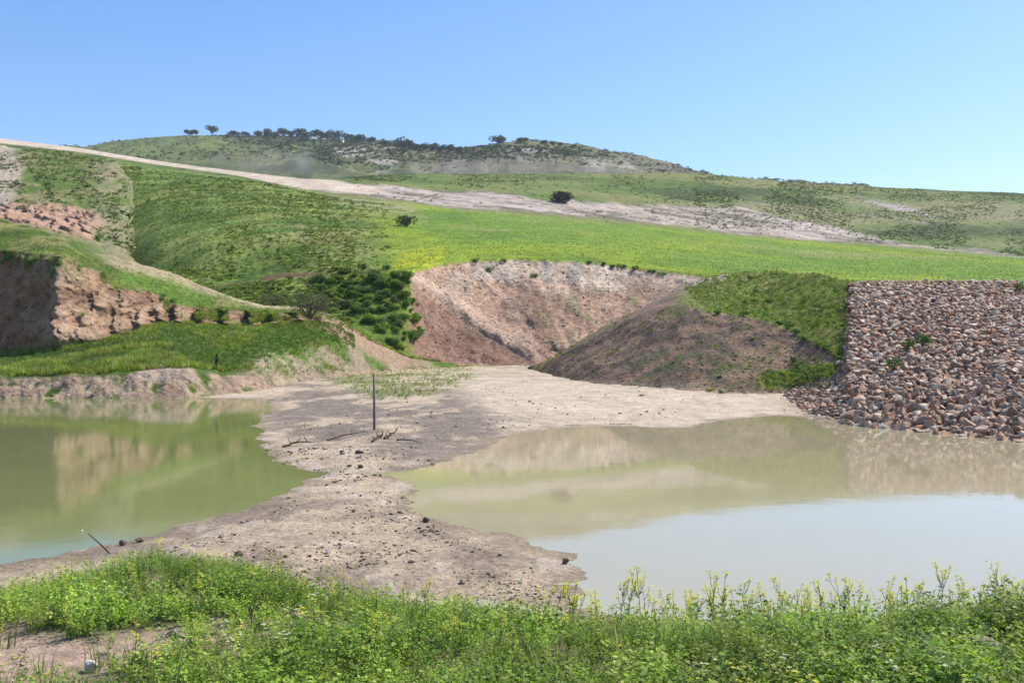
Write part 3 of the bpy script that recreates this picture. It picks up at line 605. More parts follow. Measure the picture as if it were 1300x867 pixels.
# mound grass
def m_mo(xp, yp, T): return inx(xp) * (T > 0.02) * (T < 2.0) * np.maximum.reduce([sstep(-2, 3, np.interp(xp, [660, 860, 900, 940, 980, 1010, 1045, 1080], [300, 360, 396, 402, 410, 425, 442, 470]) - yp) * (xp > 870), inpoly(xp, yp, [(965, 478), (1000, 470), (1055, 462), (1060, 475), (1010, 492), (970, 490)]), 0.06 * (yp > 400), 0.12 * inpoly(xp, yp, [(830, 405), (880, 372), (905, 362), (915, 372), (880, 392), (845, 410)])])
P = pick(mound, 7000, m_mo); s = rng.uniform(0.07, 0.2, len(P)); s[rng.uniform(size=len(P)) < 0.03] *= 1.8
scatter('mound_grass', TG + TB[:2], P, s, M_scrub, pal(len(P), [(0.18, 0.26, 0.045), (0.25, 0.30, 0.07), (0.13, 0.20, 0.035), (0.30, 0.27, 0.13)]), 'short patchy grass and weeds on the mound beside the dam')
# left bank strip and ridge grass
def m_lb(xp, yp, T): return (xp > -120) * (xp < 560) * np.maximum.reduce([1.0 * (T > 1.0) * (T < 2.0) * (xp < 450) * (1 - 0.9 * inpoly(xp, yp, [(330, 452), (440, 436), (490, 448), (560, 465), (500, 500), (330, 500), (300, 478)], 10)), 0.09 * (T > 3.02) * (T < 3.6), 0.2 * (T > 2.9) * (T < 3.08) * (xp < 215) * (fbm(xp * 0.06, yp * 0.06, 3, 19) > -0.1), 0.02 * (T > 2.3) * (T < 3) * (xp > 80), 0.5 * (T > 2.2) * (T < 3.1) * (xp > 205) * (xp < 350) * (fbm(xp * 0.05, yp * 0.05, 2, 9) > 0)])
P = pick(left, 22000, m_lb); xq, yq = px(P); s = rng.uniform(0.10, 0.26, len(P)) * np.where(yq > 458, 1.15, 1.0) * np.where(yq < 400, 0.7, 1)
gn = fbm(P[:, 0] * 0.35, P[:, 1] * 0.5, 4, 23); gn2 = fbm(P[:, 0] * 1.1, P[:, 1] * 1.1, 3, 24)
s *= 1 + 0.6 * np.clip(gn2 + gn, -0.5, 0.6)
pc = pal(len(P), [(0.13, 0.21, 0.035), (0.18, 0.26, 0.045), (0.24, 0.29, 0.06), (0.30, 0.28, 0.14)])
pc = pc * (1 + 0.5 * gn2[:, None]); pc = np.where((gn > 0.12)[:, None], pc * np.array([1.12, 1.08, 1.0]), pc); pc = np.where((gn < -0.15)[:, None], pc * np.array([.6, .7, .7]), pc)
scatter('bank_grass', TG, P, s, M_leaf, pc, 'lush green grass on the ledge between the left cliff and the pond')
def m_sp(xp, yp, T): return inx(xp) * (T > 0.5) * (T < 2.0) * (1 - inpoly(xp, yp, [(-60, 245), (30, 262), (95, 262), (130, 278), (118, 305), (60, 290), (-60, 280)], 6)) * (fbm(xp * 0.05, yp * 0.08, 3, 15) > -0.1)
P = pick(spur, 2600, m_sp); s = np.exp(rng.normal(-1.0, 0.4, len(P))); sc = np.stack([s, s, s * 0.7], -1)
scatter('hillside_scrub', TB, P, sc, M_scrub, pal(len(P), [(0.09, 0.14, 0.03), (0.13, 0.18, 0.04), (0.2, 0.21, 0.08)], 0.2), 'tussocks on the spur above the left cliff', 'scrub')

# ------------------------------------------------------------------ ground-level helpers and tufts on the flat
def gz(X, Y):
    z, sd_, be = G(np.atleast_1d(np.asarray(X, float)), np.atleast_1d(np.asarray(Y, float))); return z
def on_ground(x, y):                        # where the line of sight through photo pixel (x, y) meets the ground
    Y = np.linspace(4, 100, 4000); X = (x - CX) / F * Y; zr = EYE - (y - HY) / F * Y
    g = gz(X, Y); i = np.argmax(g >= zr); return np.array([X[i], Y[i], g[i]])
def flat_pts(n, x0, x1, y0, y1, poly, z=0.35, f=6, powr=1):
    x = rng.uniform(x0, x1, n); y = rng.uniform(y0, y1, n); k = rng.uniform(size=n) < inpoly(x, y, poly, f)
    x, y = x[k], y[k]; d = F * (EYE - z) / (y - HY); X = (x - CX) / F * d; Y = d
    return np.stack([X, Y, gz(X, Y)], -1)
P = flat_pts(2600, 380, 620, 452, 505, [(405, 462), (470, 456), (590, 462), (600, 478), (545, 495), (480, 498), (410, 478)], 0.45)
scatter('flat_grass', TG, P, rng.uniform(0.06, 0.16, len(P)), M_leaf, pal(len(P), [(0.16, 0.22, 0.04), (0.22, 0.25, 0.07), (0.12, 0.18, 0.03)]), 'thin yellowish grass patch on the mud near the bowl')

# rock templates
def icosphere(sub):
    import bmesh
    bm = bmesh.new(); bmesh.ops.create_icosphere(bm, subdivisions=sub, radius=1.0)
    V = np.array([v.co[:] for v in bm.verts]); Q = np.array([[v.index for v in f.verts] for f in bm.faces]); bm.free(); return V, Q
def T_rock(seed, sub=2, flatz=0.62, cuts=9):
    r = np.random.default_rng(seed); V, Q = icosphere(sub); V = V.copy()
    for i in range(cuts):
        n = r.normal(size=3); n /= np.linalg.norm(n); h = r.uniform(0.32, 0.66); q = V @ n - h
        V = V - np.outer(np.maximum(q, 0), n) * 1.04
    V *= (1 + 0.03 * fbm(V[:, 0] * 2 + seed, V[:, 1] * 2, 2, seed, z=V[:, 2] * 2))[:, None]
    V = V * np.array([r.uniform(0.9, 1.25), r.uniform(0.75, 1.0), flatz * r.uniform(0.8, 1.25)])
    return V, Q, np.ones(len(V))
# mud clods and pebbles
TR1 = [T_rock(200 + s, 1, 0.55, 12) for s in range(6)]
Pc = []
for (n, poly, f) in ((10000, [(190, 690), (330, 650), (400, 610), (440, 590), (540, 620), (560, 660), (720, 705), (745, 760), (560, 755), (300, 705)], 8),
                     (1800, [(330, 560), (420, 560), (520, 560), (560, 580), (460, 600), (350, 580)], 6),
                     (1500, [(380, 500), (640, 500), (900, 520), (640, 545), (520, 560), (360, 540)], 10),
                     (500, [(560, 478), (760, 490), (900, 505), (700, 520), (560, 500)], 10)):
    x0, x1 = min(p[0] for p in poly), max(p[0] for p in poly); y0, y1 = min(p[1] for p in poly), max(p[1] for p in poly)
    Pc.append(flat_pts(n, x0 - 10, x1 + 10, y0 - 5, y1 + 5, poly, 0.2, f))
P = np.concatenate(Pc); cl = fbm(P[:, 0] * 0.9, P[:, 1] * 0.9, 3, 17) + 0.25 * rng.normal(size=len(P)); P = P[cl > 0.02]
s = np.exp(rng.normal(-4.0, 0.5, len(P))) * np.clip(P[:, 1] / 14, 0.8, 2.0)
P[:, 2] += s * 0.2
scatter('mud_clods', TR1, P, s, M_mud, pal(len(P), [MUD, (0.33, 0.26, 0.20), (0.20, 0.15, 0.11), (0.13, 0.10, 0.08), (0.44, 0.37, 0.30)], 0.15), 'small dried clods and pebbles littering the mud spit', 'pebbles')

# loose lumps on the bare slopes
def m_bl(xp, yp, T): return inx(xp) * (T > 0.02) * (T < 0.97) * (xp > 535) * (xp < 930)
P = pick(main, 5000, m_bl); scatter('soil_lumps', TR1, P, np.exp(rng.normal(-2.5, .45, len(P))), M_mud, pal(len(P), [(0.36, 0.235, 0.16), (0.28, 0.17, 0.11), (0.42, 0.31, 0.23)], .12), 'loose lumps of soil on the eroded bowl', 'soil')
def m_ml(xp, yp, T): return (T > 0.0) * (T < 0.97) * (xp > 690) * (xp < 1050)
P = pick(mound, 5000, m_ml); scatter('soil_lumps', TR1, P, np.exp(rng.normal(-2.9, .45, len(P))), M_mud, pal(len(P), [(0.20, 0.135, 0.10), (0.13, 0.09, 0.07), (0.30, 0.22, 0.17)], .12), 'loose dark lumps on the cut face of the mound', 'soil')
def m_cl(xp, yp, T): return (T > 2.0) * (T < 2.95) * (xp > 80) * (xp < 400) + 0.4 * (T < 0.9) * (xp > -80) * (xp < 420)
P = pick(left, 2200, m_cl); scatter('soil_lumps', TR1, P, np.exp(rng.normal(-3.0, .5, len(P))), M_mud, pal(len(P), [(0.40, 0.27, 0.19), (0.28, 0.17, 0.12), (0.46, 0.35, 0.26)], .12), 'loose lumps of earth on the cliff and the cut bank', 'soil')

# ------------------------------------------------------------------ riprap
RP = dict(c=[(0.33, 0.225, 0.175), (0.40, 0.285, 0.23), (0.25, 0.17, 0.135), (0.45, 0.35, 0.29), (0.36, 0.19, 0.13), (0.54, 0.46, 0.39), (0.40, 0.275, 0.215), (0.31, 0.235, 0.20)])
RP['c'] = [(r_ * 1.02, g_ * 0.99, b_ * 0.88) for r_, g_, b_ in RP['c']]
def dam_pts():
    xp, T = dam['xp'], dam['T']; P = dam['P']; out = []
    X0, X1, Y0, Y1 = 7.5, 44, 17, 65
    N = 60000; X = rng.uniform(X0, X1, N); Y = rng.uniform(Y0, Y1, N)
    xq = CX + F * X / Y
    c = np.array(XD, float)
    d0 = np.interp(xq, c, [41.5, 40.5, 39, 37.5, 36, 35.4, 35, 34.2, 31.8, 29.6, 26.1, 18.6]); y0 = np.interp(xq, c, [527, 530, 533, 537, 541, 543, 544, 546, 555, 564, 582, 645])
    d1 = np.interp(xq, c, [42, 45, 48, 51, 54, 57, 60, 60.5, 60.5, 60.5, 60.5, 60.5]); y1 = np.interp(xq, c, [525, 512, 494, 472, 448, 410, 362, 359.5, 359, 359, 359, 359])
    t = (Y - d0) / (d1 - d0); k = (t > -0.02) & (t < 1.01) & (xq > 960) & (xq < 1420)
    X, Y, t, d0, y0, d1, y1, xq = [q[k] for q in (X, Y, t, d0, y0, d1, y1, xq)]
    z0 = EYE + (HY - y0) / F * d0; z1 = EYE + (HY - y1) / F * d1
    Z = lerp(z0, z1, np.clip(t, 0, 1))
    # poisson-like thinning by grid hash
    order = rng.permutation(len(X)); cell = {}; keep = []
    for i in order:
        key = (int(X[i] / 0.25), int(Y[i] / 0.27))
        if cell.get(key, 0) >= 1: continue
        cell[key] = 1; keep.append(i)
    keep = np.array(keep); return np.stack([X, Y, Z], -1)[keep], t[keep], xq[keep]
P, t, xq = dam_pts()
small = sstep(1090, 1000, xq); s = rng.uniform(0.12, 0.27, len(P)) * (1 - 0.35 * small) ; big = rng.uniform(size=len(P)) < 0.07; s[big] *= 1.35
s *= 1 + 0.22 * sstep(0.35, 0.0, t)
P[:, 2] += s * 0.30
score = s / P[:, 1] * ((xq > 962) & (xq < 1300)); order = np.argsort(-score); ind, rest = order[:300], order[300:]
TR2 = [T_rock(300 + i, 3, 0.72, 12) for i in range(10)]; TR1b = [T_rock(330 + i, 2, 0.7, 12) for i in range(9)]
colr = pal(len(rest), RP['c'], 0.14)
scatter('riprap_stones', TR1b, P[rest], s[rest], M_rock, colr, 'smaller loose stones covering the upper dam face', 'stones')
j_ = rng.integers(0, len(P), 9000); Pf = P[j_] + np.c_[rng.normal(0, .18, (9000, 2)), rng.uniform(-.10, .04, 9000)]
scatter('riprap_rubble', TR1, Pf, np.exp(rng.normal(-2.6, 0.35, 9000)), M_rock, pal(9000, RP['c'], 0.12), 'small rubble filling the gaps between the dam stones', 'rubble')
tones = ['dusky brown', 'greyish pink', 'dark brown', 'light grey', 'rusty red', 'pale whitish', 'reddish tan', 'grey brown']
rmesh = {}
for n_, i in enumerate(ind):
    tI = int(rng.choice(8, p=[.19, .18, .14, .13, .08, .06, .1, .12])); v = int(rng.integers(0, 6)); key = (tI, v)
    if key not in rmesh:
        V, Q, _ = TR2[v]; o = mk('boulder', V, Q, M_rock, np.array(RP['c'][tI])); rmesh[key] = o
    else:
        o = rmesh[key].copy(); COL.objects.link(o)
    o.location = P[i]; o.scale = (s[i],) * 3; o.rotation_euler = (rng.uniform(-.5, .5), rng.uniform(-.5, .5), rng.uniform(0, 6.28))
    where = 'at the waterline foot of the dam' if t[i] < 0.06 else ('in the lower rows of the dam facing' if t[i] < 0.3 else 'in the middle rows of the dam facing')
    sz = 'large ' if s[i] > 0.30 else ('small ' if s[i] < 0.2 else '')
    tag(o, '%s%s angular boulder %s' % (sz, tones[tI], where), 'boulder', 'riprap boulders on the dam face')
# ------------------------------------------------------------------ shrubs and trees
def foliage_thing(name, p, R, H, nl, leaf, col, label, cat, group=None, trunk=0.0, clumps=6, mat=None, seed=0, tr=0.08, tcol=(0.12, 0.09, 0.06)):
    e_ = empty(name, p); V, Q, sh = T_leaves(nl, R, H, leaf, seed, clumps=clumps)
    V = V + np.array([0, 0, trunk])
    mk('crown' if trunk > 0.25 * H else 'foliage', V, Q, mat or M_scrub, np.asarray(col)[None, :] * sh[:, None], parent=e_)
    tv, tq = tube([(0, 0, -0.2), (0.02 * H, 0, trunk + 0.25 * H), (0.05 * H, 0.03 * H, trunk + 0.55 * H)], [tr * H, tr * 0.7 * H, tr * 0.3 * H], 7)
    for k in range(4):
        a_ = k * 1.6 + seed; bv, bq = tube([(0, 0, trunk * 0.7), (math.cos(a_) * R * 0.35, math.sin(a_) * R * 0.35, trunk + 0.3 * H), (math.cos(a_) * R * 0.6, math.sin(a_) * R * 0.6, trunk + 0.55 * H)], [tr * 0.5 * H, tr * 0.3 * H, tr * 0.12 * H], 5)
        tq = np.concatenate([tq, bq + len(tv)]); tv = np.concatenate([tv, bv])
    mk('trunk' if trunk > 0.25 * H else 'stem', tv, tq, M_bark, np.array(tcol), parent=e_)
    return tag(e_, label, cat, group)
def tube(pts, rad, n=8, cap=True):
    pts = np.array(pts, float); V = []; Q = []
    for i, p in enumerate(pts):
        t = pts[min(i + 1, len(pts) - 1)] - pts[max(i - 1, 0)]; t /= np.linalg.norm(t)
        u = np.cross(t, [0.3, 0.9, 0.1]); u /= np.linalg.norm(u); v = np.cross(t, u)
        for k in range(n):
            a_ = 2 * math.pi * k / n; V.append(p + (u * math.cos(a_) + v * math.sin(a_)) * rad[i])
    for i in range(len(pts) - 1):
        for k in range(n):
            a_, b_ = i * n + k, i * n + (k + 1) % n; Q.append((a_, b_, b_ + n, a_ + n))
    if cap:
        V.append(pts[0]); V.append(pts[-1]); c0, c1 = len(V) - 2, len(V) - 1; m = (len(pts) - 1) * n
        for k in range(n):
            Q.append((c0, (k + 1) % n, k, k)); Q.append((c1, m + k, m + (k + 1) % n, m + (k + 1) % n))
        Q = [q for q in Q]
    return np.array(V), _fix(np.array(Q), len(V))
def _fix(Q, n): # triangles were written with a doubled corner; split them into a midpoint-free quad list is not needed for capless ends
    return Q[[len(set(q)) == 4 for q in Q.tolist()]]

p = at(main, 715, 258); foliage_thing('bush', p, 3.3, 3.7, 2200, 0.26, (0.05, 0.048, 0.038), 'big round dark bush standing alone on the stony belt', 'bush', clumps=9, seed=1)
p = at(main, 517, 288); foliage_thing('bush', p, 2.0, 1.9, 500, 0.18, (0.06, 0.07, 0.035), 'low wide dark bush alone in the upper left meadow', 'bush', clumps=7, seed=2)
p = at(left, 393, 404); foliage_thing('bush', p, 1.6, 2.0, 1300, 0.075, (0.12, 0.115, 0.085), 'grey brushy bush at the end of the cliff ridge', 'bush', clumps=9, seed=3)
p = at(main, 345, 388); foliage_thing('bush', p, 1.2, 1.0, 800, 0.06, (0.15, 0.13, 0.10), 'smaller grey twiggy bush left of the brushy grey one', 'bush', clumps=7, seed=4)
# thicket at the bowl's left edge
TH = [(395, 350), (440, 346), (510, 346), (530, 372), (536, 405), (535, 440), (505, 447), (480, 420), (440, 395), (400, 372)]
shr = [foliage_thing('shrub', (0, 0, -1000), 0.6, 0.75, 420, 0.075, c_, 'x', 'shrub', clumps=5, seed=30 + i) for i, c_ in enumerate([(0.09, 0.16, 0.035), (0.13, 0.22, 0.04), (0.19, 0.28, 0.05), (0.15, 0.19, 0.09)])]
tn = ['dark green', 'mid green', 'light green', 'grey green']
Pt = pick(main, 130, lambda xp, yp, T: inpoly(xp, yp, TH, 3) * (T < 1.1)); used = set()
for i, p in enumerate(Pt):
    k = int(rng.integers(0, 4)); xq_, yq_ = CX + F * p[0] / p[1], HY - F * (p[2] - EYE) / p[1]
    o = shr[k] if k not in used else copy_tree(shr[k]); used.add(k)
    o.location = p; o.rotation_euler = (0, 0, rng.uniform(0, 6.28)); q = rng.uniform(0.4, 1.0); o.scale = (q * 1.15, q * 1.15, q * rng.uniform(0.85, 1.2))
    pos = ('near the top of' if yq_ < 372 else 'low down in' if yq_ > 410 else 'halfway down')
    tag(o, '%s shrub %s the thicket left of the bowl' % (tn[k], pos), 'shrub', 'shrubs of the thicket left of the bowl')
# tufts along the bowl rim and mound
rimpts = [(605, 334), (623, 346), (640, 334), (680, 352), (765, 337), (775, 340), (790, 341), (806, 343), (828, 346), (840, 350), (748, 334)]
for i, (x_, y_) in enumerate(rimpts):
    foliage_thing('shrub', at(main, x_, y_), rng.uniform(0.35, 0.6), rng.uniform(0.3, 0.55), 160, 0.08, (0.10, 0.17, 0.035), 'small green weed bush on the pale rim of the bowl', 'shrub', 'weed bushes on the bowl rim', clumps=4, seed=60 + i)
mpts = [(912, 398), (945, 402), (990, 412), (1000, 418), (1012, 424), (1022, 432), (1040, 440), (960, 372), (975, 385), (948, 385), (1037, 392), (1048, 444), (1005, 462), (1014, 466)]
for i, (x_, y_) in enumerate(mpts):
    foliage_thing('shrub', at(mound, x_, y_), rng.uniform(0.25, 0.45), rng.uniform(0.2, 0.4), 160, 0.05, (0.08, 0.14, 0.04), 'small dark weed bush on the grassy mound beside the dam', 'shrub', 'weed bushes on the mound', clumps=4, seed=90 + i)
for i, (x_, y_, l_) in enumerate([(1202, 407, 'green weed clump alone high in the dam stones'), (1135, 476, 'green weed clump low in the dam stones'), (1170, 443, 'flat weed patch in the middle of the dam stones'), (1150, 447, 'small weed clump left of the flat patch in the dam stones'), (1296, 372, 'weed clump at the right end of the dam crest')]):
    p = at(dam, x_, y_); p[2] += 0.15
    foliage_thing('weed_clump', p, 0.45, 0.5, 260, 0.05, (0.08, 0.15, 0.03), l_, 'weeds', clumps=4, seed=120 + i)
# trees on the far brow: (x, base y, width px, height px, tone)
trees = [(240, 170, 10, 7, 0), (249, 170, 8, 6, 0), (269, 171, 12, 11, 1), (296, 171, 12, 6, 0), (312, 171, 8, 5, 2), (326, 172, 9, 8, 0), (337, 172, 12, 10, 1), (349, 173, 10, 8, 2), (358, 172, 12, 11, 0), (368, 173, 10, 8, 1), (382, 173, 14, 13, 0), (391, 174, 9, 8, 2),
         (402, 174, 14, 11, 1), (412, 175, 10, 9, 0), (424, 176, 16, 13, 2), (442, 178, 12, 10, 0), (452, 179, 10, 8, 1), (458, 179, 12, 10, 0), (468, 180, 10, 7, 2), (488, 183, 10, 6, 0), (505, 186, 10, 9, 1), (513, 188, 18, 14, 0), (526, 188, 10, 7, 2),
         (538, 189, 12, 9, 0), (549, 190, 12, 9, 1), (560, 191, 11, 9, 0), (571, 192, 12, 9, 2), (582, 192, 10, 7, 0), (633, 182, 17, 12, 0), (663, 180.5, 12, 6, 1), (692, 181.5, 7, 5, 0), (703, 182.5, 5, 3.5, 2), (712, 183.5, 5, 3, 0), (728, 186, 6, 3.5, 1)]
tt = [(0.05, 0.075, 0.03), (0.065, 0.09, 0.04), (0.08, 0.085, 0.05)]; tl = ['dark', 'mid green', 'olive grey']
for i, (x_, y_, w_, h_, k) in enumerate(trees):
    p = at(farh, x_, y_ + 1.5); sc_ = p[1] / F; Hh = h_ * sc_ * 1.2; Rr = w_ * sc_ * 0.78
    prev = 'the first tree from the left' if i == 0 else None
    lab = {0: 'low dark tree furthest left on the far brow', 2: 'lone round tree with visible trunk on the left of the far brow', 21: 'large dark tree at the saddle of the far hill', 28: 'lone round dark tree on the top of the right knoll', 29: 'wide low tree right of the lone round tree on the knoll'}.get(i)
    lab = lab or ('%s tree, number %s along the wooded far brow counted from the left' % (tl[k], ['one','two','three','four','five','six','seven','eight','nine','ten','eleven','twelve','thirteen','fourteen','fifteen','sixteen','seventeen','eighteen','nineteen','twenty','twenty-one','twenty-two','twenty-three','twenty-four','twenty-five','twenty-six','twenty-seven','twenty-eight','twenty-nine','thirty','thirty-one','thirty-two','thirty-three','thirty-four'][i]))
    foliage_thing('tree', p, Rr, Hh * 0.8, 420, 0.1 * Rr + 0.15, tt[k], lab, 'tree', 'trees on the far brow', trunk=0.06 * Hh + (0.22 * Hh if i in (1, 2) else 0), clumps=7, seed=150 + i, tr=0.05)
# small white houses among them
def box(x0, x1, y0, y1, z0, z1):
    V = np.array([(x0, y0, z0), (x1, y0, z0), (x1, y1, z0), (x0, y1, z0), (x0, y0, z1), (x1, y0, z1), (x1, y1, z1), (x0, y1, z1)], float)
    return V, np.array([(0, 3, 2, 1), (4, 5, 6, 7), (0, 1, 5, 4), (1, 2, 6, 5), (2, 3, 7, 6), (3, 0, 4, 7)])
def merge(parts):
    V = []; Q = []; o = 0
    for v, q in parts: V.append(v); Q.append(q + o); o += len(v)
    return np.concatenate(V), np.concatenate(Q)
for x_, y_, wd_, l_ in ((396, 176, 10, 'long low white house among the trees of the far brow'), (411, 177, 5, 'small white house right of the long white one'), (433, 179, 4, 'small white shed beyond the widest brow tree')):
    p = at(farh, x_, y_ + 1.5); e_ = empty('house', p); u = p[1] / F
    W = wd_ * u; H_ = 2.8 * u
    mk('wall', *merge([box(-W / 2, W / 2, 0, 5, -3, H_)]), M_paint, np.array((0.72, 0.72, 0.72)), parent=e_)
    mk('roof', *merge([box(-W / 2 - .3, W / 2 + .3, -.3, 5.3, H_ + .003, H_ + .35)]), M_paint, np.array((0.6, 0.62, 0.66)), parent=e_)
    for k in range(2): mk('window', *box(-W / 4 + k * W / 2 - .6, -W / 4 + k * W / 2 + .6, -0.06, 0.1, H_ * .35, H_ * .75), M_paint, np.array((0.08, 0.09, 0.1)), parent=e_)
    tag(e_, l_, 'house')

# ------------------------------------------------------------------ posts, stick, driftwood, stones
p = on_ground(475.5, 546); h = 1.72; w_, t_ = 0.055, 0.007
e_ = empty('post', p, 0.5)
mk('angle_bar', *merge([box(-w_ / 2, w_ / 2, -t_ / 2, t_ / 2, -0.5, h), box(-w_ / 2, -w_ / 2 + t_, t_ / 2 + 0.001, w_, -0.5, h - 0.002)]), M_metal, np.array((0.10, 0.095, 0.10)), parent=e_)
hv = []
for k in range(6): hv.append(box(-0.009, 0.009, -t_ / 2 - 0.002, -t_ / 2 - 0.0005, 0.25 + k * 0.25, 0.275 + k * 0.25))
mk('bolt_hole', *merge(hv), M_metal, np.array((0.02, 0.02, 0.02)), parent=e_)
tag(e_, 'thin grey angle steel post standing alone on the mud spit', 'post')
p = at(left, 278, 470); p[1] -= 0.5; p[2] = 0.5
V, Q = tube([(0, 0, -0.4), (0.02, 0, 0.5), (-0.01, 0, 1.1), (0.04, 0, 1.6)], [0.07, 0.065, 0.06, 0.05], 9)
e_ = empty('post', p); mk('stake', V, Q, M_bark, np.array((0.05, 0.04, 0.035)), parent=e_)
V, Q = tube([(0.02, 0, 1.1), (0.12, 0, 1.3), (0.14, 0, 1.45)], [0.03, 0.025, 0.015], 6); mk('stub', V, Q, M_bark, np.array((0.05, 0.04, 0.035)), parent=e_)
tag(e_, 'dark rough wooden stake in the grass above the left pond bank', 'post')
p = on_ground(140, 703); d = p[1]
tip = np.array([(108 - 140) / F * d, 0.1, (703 - 679) / F * d])
V, Q = tube([(0.05, 0, -0.05), (0, 0, 0), tip * 0.5 + np.array([0, 0, 0.01]), tip], [0.012, 0.012, 0.010, 0.006], 7)
o = mk('stick', V, Q, M_bark, np.array((0.09, 0.065, 0.05))); o.location = p; tag(o, 'thin dark stick leaning up out of the near left shore', 'stick')
for i, (x0, y0, x1, y1, th, lb) in enumerate([(415, 560, 472, 549, .022, 'long thin dark strip left of the steel post, standing in for its shadow'), (472, 562, 488, 553, .035, 'short thick dark driftwood branch just right of the steel post'), (488, 558, 502, 550, .03, 'stubby driftwood end furthest right of the steel post'),  # first strip stands for the cast shadow of the post, shaped like a branch
                                          (500, 560, 535, 564, .018, 'thin root lying right of the driftwood'), (360, 568, 395, 563, .03, 'dark branch at the left edge of the spit')]):
    A = on_ground(x0, y0); B = on_ground(x1, y1); r_ = np.random.default_rng(i)
    pts = [lerp(A, B, q) + np.array([r_.normal(0, .04), r_.normal(0, .04), 0.03 + 0.05 * math.sin(q * 3.1)]) for q in np.linspace(0, 1, 7)]
    prt = [tube([q - A for q in pts], [th * f_ for f_ in (1, 1.1, 1, .9, .8, .6, .3)], 7)]
    for b_ in range(3):
        s0 = pts[1 + b_ * 2 if 1 + b_ * 2 < 6 else 5] - A; prt.append(tube([s0, s0 + np.array([r_.normal(0, .12), r_.normal(0, .15), .1 + .08 * r_.uniform()])], [th * .5, th * .2], 5))
    o = mk('driftwood', *merge(prt), M_bark, np.array((0.07, 0.052, 0.04))); o.location = A; tag(o, lb, 'branch')  # the post's shadow strip shares this object name with the real branches
TR3 = [T_rock(400 + s, 3, 0.7, 10) for s in range(5)]
stones = [(717, 716, 0.07, (0.09, 0.06, 0.045), 'dark brown clod at the tip of the mud by the right pond'), (234, 810, .05, (0.55, 0.47, 0.28), 'pale yellow stone at the edge of the bare patch'), (113, 852, .055, (0.6, 0.56, 0.52), 'white stone on the bare pink soil'),
          (372, 786, .05, (0.55, 0.44, 0.30), 'pale tan stone in the grass left of centre'), (382, 826, .045, (0.36, 0.27, 0.23), 'small brown stone below the pale tan one'), (427, 836, .06, (0.5, 0.38, 0.33), 'pinkish stone in the grass right of the small brown one'),
          (372, 846, .05, (0.45, 0.35, 0.3), 'flat pinkish stone near the bottom edge left of centre'), (1245, 840, .11, (0.36, 0.29, 0.26), 'flat grey brown stone in the grass at the far right'), (218, 806, .04, (0.5, 0.44, 0.40), 'small greyish stone beside the pale yellow one'),
          (272, 712, .035, (0.6, 0.58, 0.55), 'small white stone among the plants near the left shore'), (416, 599, .05, (0.65, 0.63, 0.6), 'small white stone at the narrow neck of the spit'), (458, 594, .09, (0.07, 0.05, 0.04), 'dark clod standing on the narrow neck of the spit'),
          (540, 663, .07, (0.08, 0.06, 0.05), 'dark clod in the middle of the spit near the right pond'), (366, 633, .05, (0.45, 0.4, 0.36), 'grey stone by the small inlet of the left pond'), (104, 688, .03, (0.75, 0.75, 0.75), 'white scrap floating by the near left shore'), (416, 703, .07, (0.50, 0.43, 0.36), 'pale flat stone on the near mud left of centre'), (178, 688, .08, (0.13, 0.10, 0.08), 'dark stone at the near shore of the left pond'), (155, 692, .07, (0.15, 0.11, 0.09), 'dark stone left of the other dark shore stone')]
for i, (x_, y_, r_, c_, l_) in enumerate(stones):
    p = on_ground(x_, y_); V, Q, _ = TR3[i % 5]; o = mk('stone' if 'clod' not in l_ and 'scrap' not in l_ else ('clod' if 'clod' in l_ else 'litter'), V, Q, M_rock, np.array(c_))
    p[2] = max(p[2], 0.0) + r_ * 0.35; o.location = p; o.scale = (r_,) * 3; o.rotation_euler = (0, 0, i * 1.3); tag(o, l_, 'litter' if 'scrap' in l_ else 'stone')

# ------------------------------------------------------------------ near bank vegetation
def near_pts(n):
    Y = 4.3 + (14.5 - 4.3) * rng.uniform(size=n) ** 1.0; X = rng.uniform(-0.86, 0.86, n) * Y
    z, sd_, be = G(X, Y); return X, Y, z, sd_, be
def T_plant(seed, ns, h, nleaf, leaf, spread=0.10, fern=False):
    """a leafy herb: several stems carrying small leaves"""
    r = np.random.default_rng(seed); V = []; Q = []; sh = []
    for i in range(ns):
        a_ = r.uniform(0, 6.283); top = np.array([math.cos(a_) * spread * r.uniform(.2, 1.5), math.sin(a_) * spread * r.uniform(.2, 1.5), h * r.uniform(0.55, 1.1)])
        for j in range(nleaf):
            q = r.uniform(0.15, 1.0); p = top * q * np.array([q ** 0.4, q ** 0.4, 1]); b = r.uniform(0, 6.283)
            u = np.array([math.cos(b), math.sin(b), r.uniform(-0.2, 0.9)]); u /= np.linalg.norm(u); s_ = leaf * r.uniform(0.6, 1.3)
            v = np.cross(u, [r.normal() * 0.5, r.normal() * 0.5, 1]); v /= np.linalg.norm(v); k = len(V)
            dn = np.array([0, 0, -0.25 * s_])
            V += [p, p + u * s_ * 0.5 + v * s_ * 0.3, p + u * s_ + dn, p + u * s_ * 0.5 - v * s_ * 0.3]; Q.append((k, k + 1, k + 2, k + 3)); x = r.uniform(.7, 1.3); sh += [x] * 4
    return np.array(V), np.array(Q), np.array(sh)
X, Y, z, sd_, be = near_pts(16500)
xq = CX + F * X / Y; yq = HY + F * (EYE - z) / Y
nz = fbm(X * 1.1, Y * 1.1, 3, 33); edge = Y - be + 0.5 * nz
dens = sstep(0.5, -0.3, edge) * (1 - inpoly(xq, yq, BARE1, 8) * 0.97) * (1 - inpoly(xq, yq, BARE2, 6) * 0.95) * (0.35 + 0.65 * sstep(-0.55, -0.1, nz + 0.0 + (xq - 500) / 900)) 
dens = dens * (0.15 + 0.85 * sstep(0.0, 0.35, z))
k = rng.uniform(size=len(X)) < dens * np.where(edge > -1.0, 0.6, 1.0)
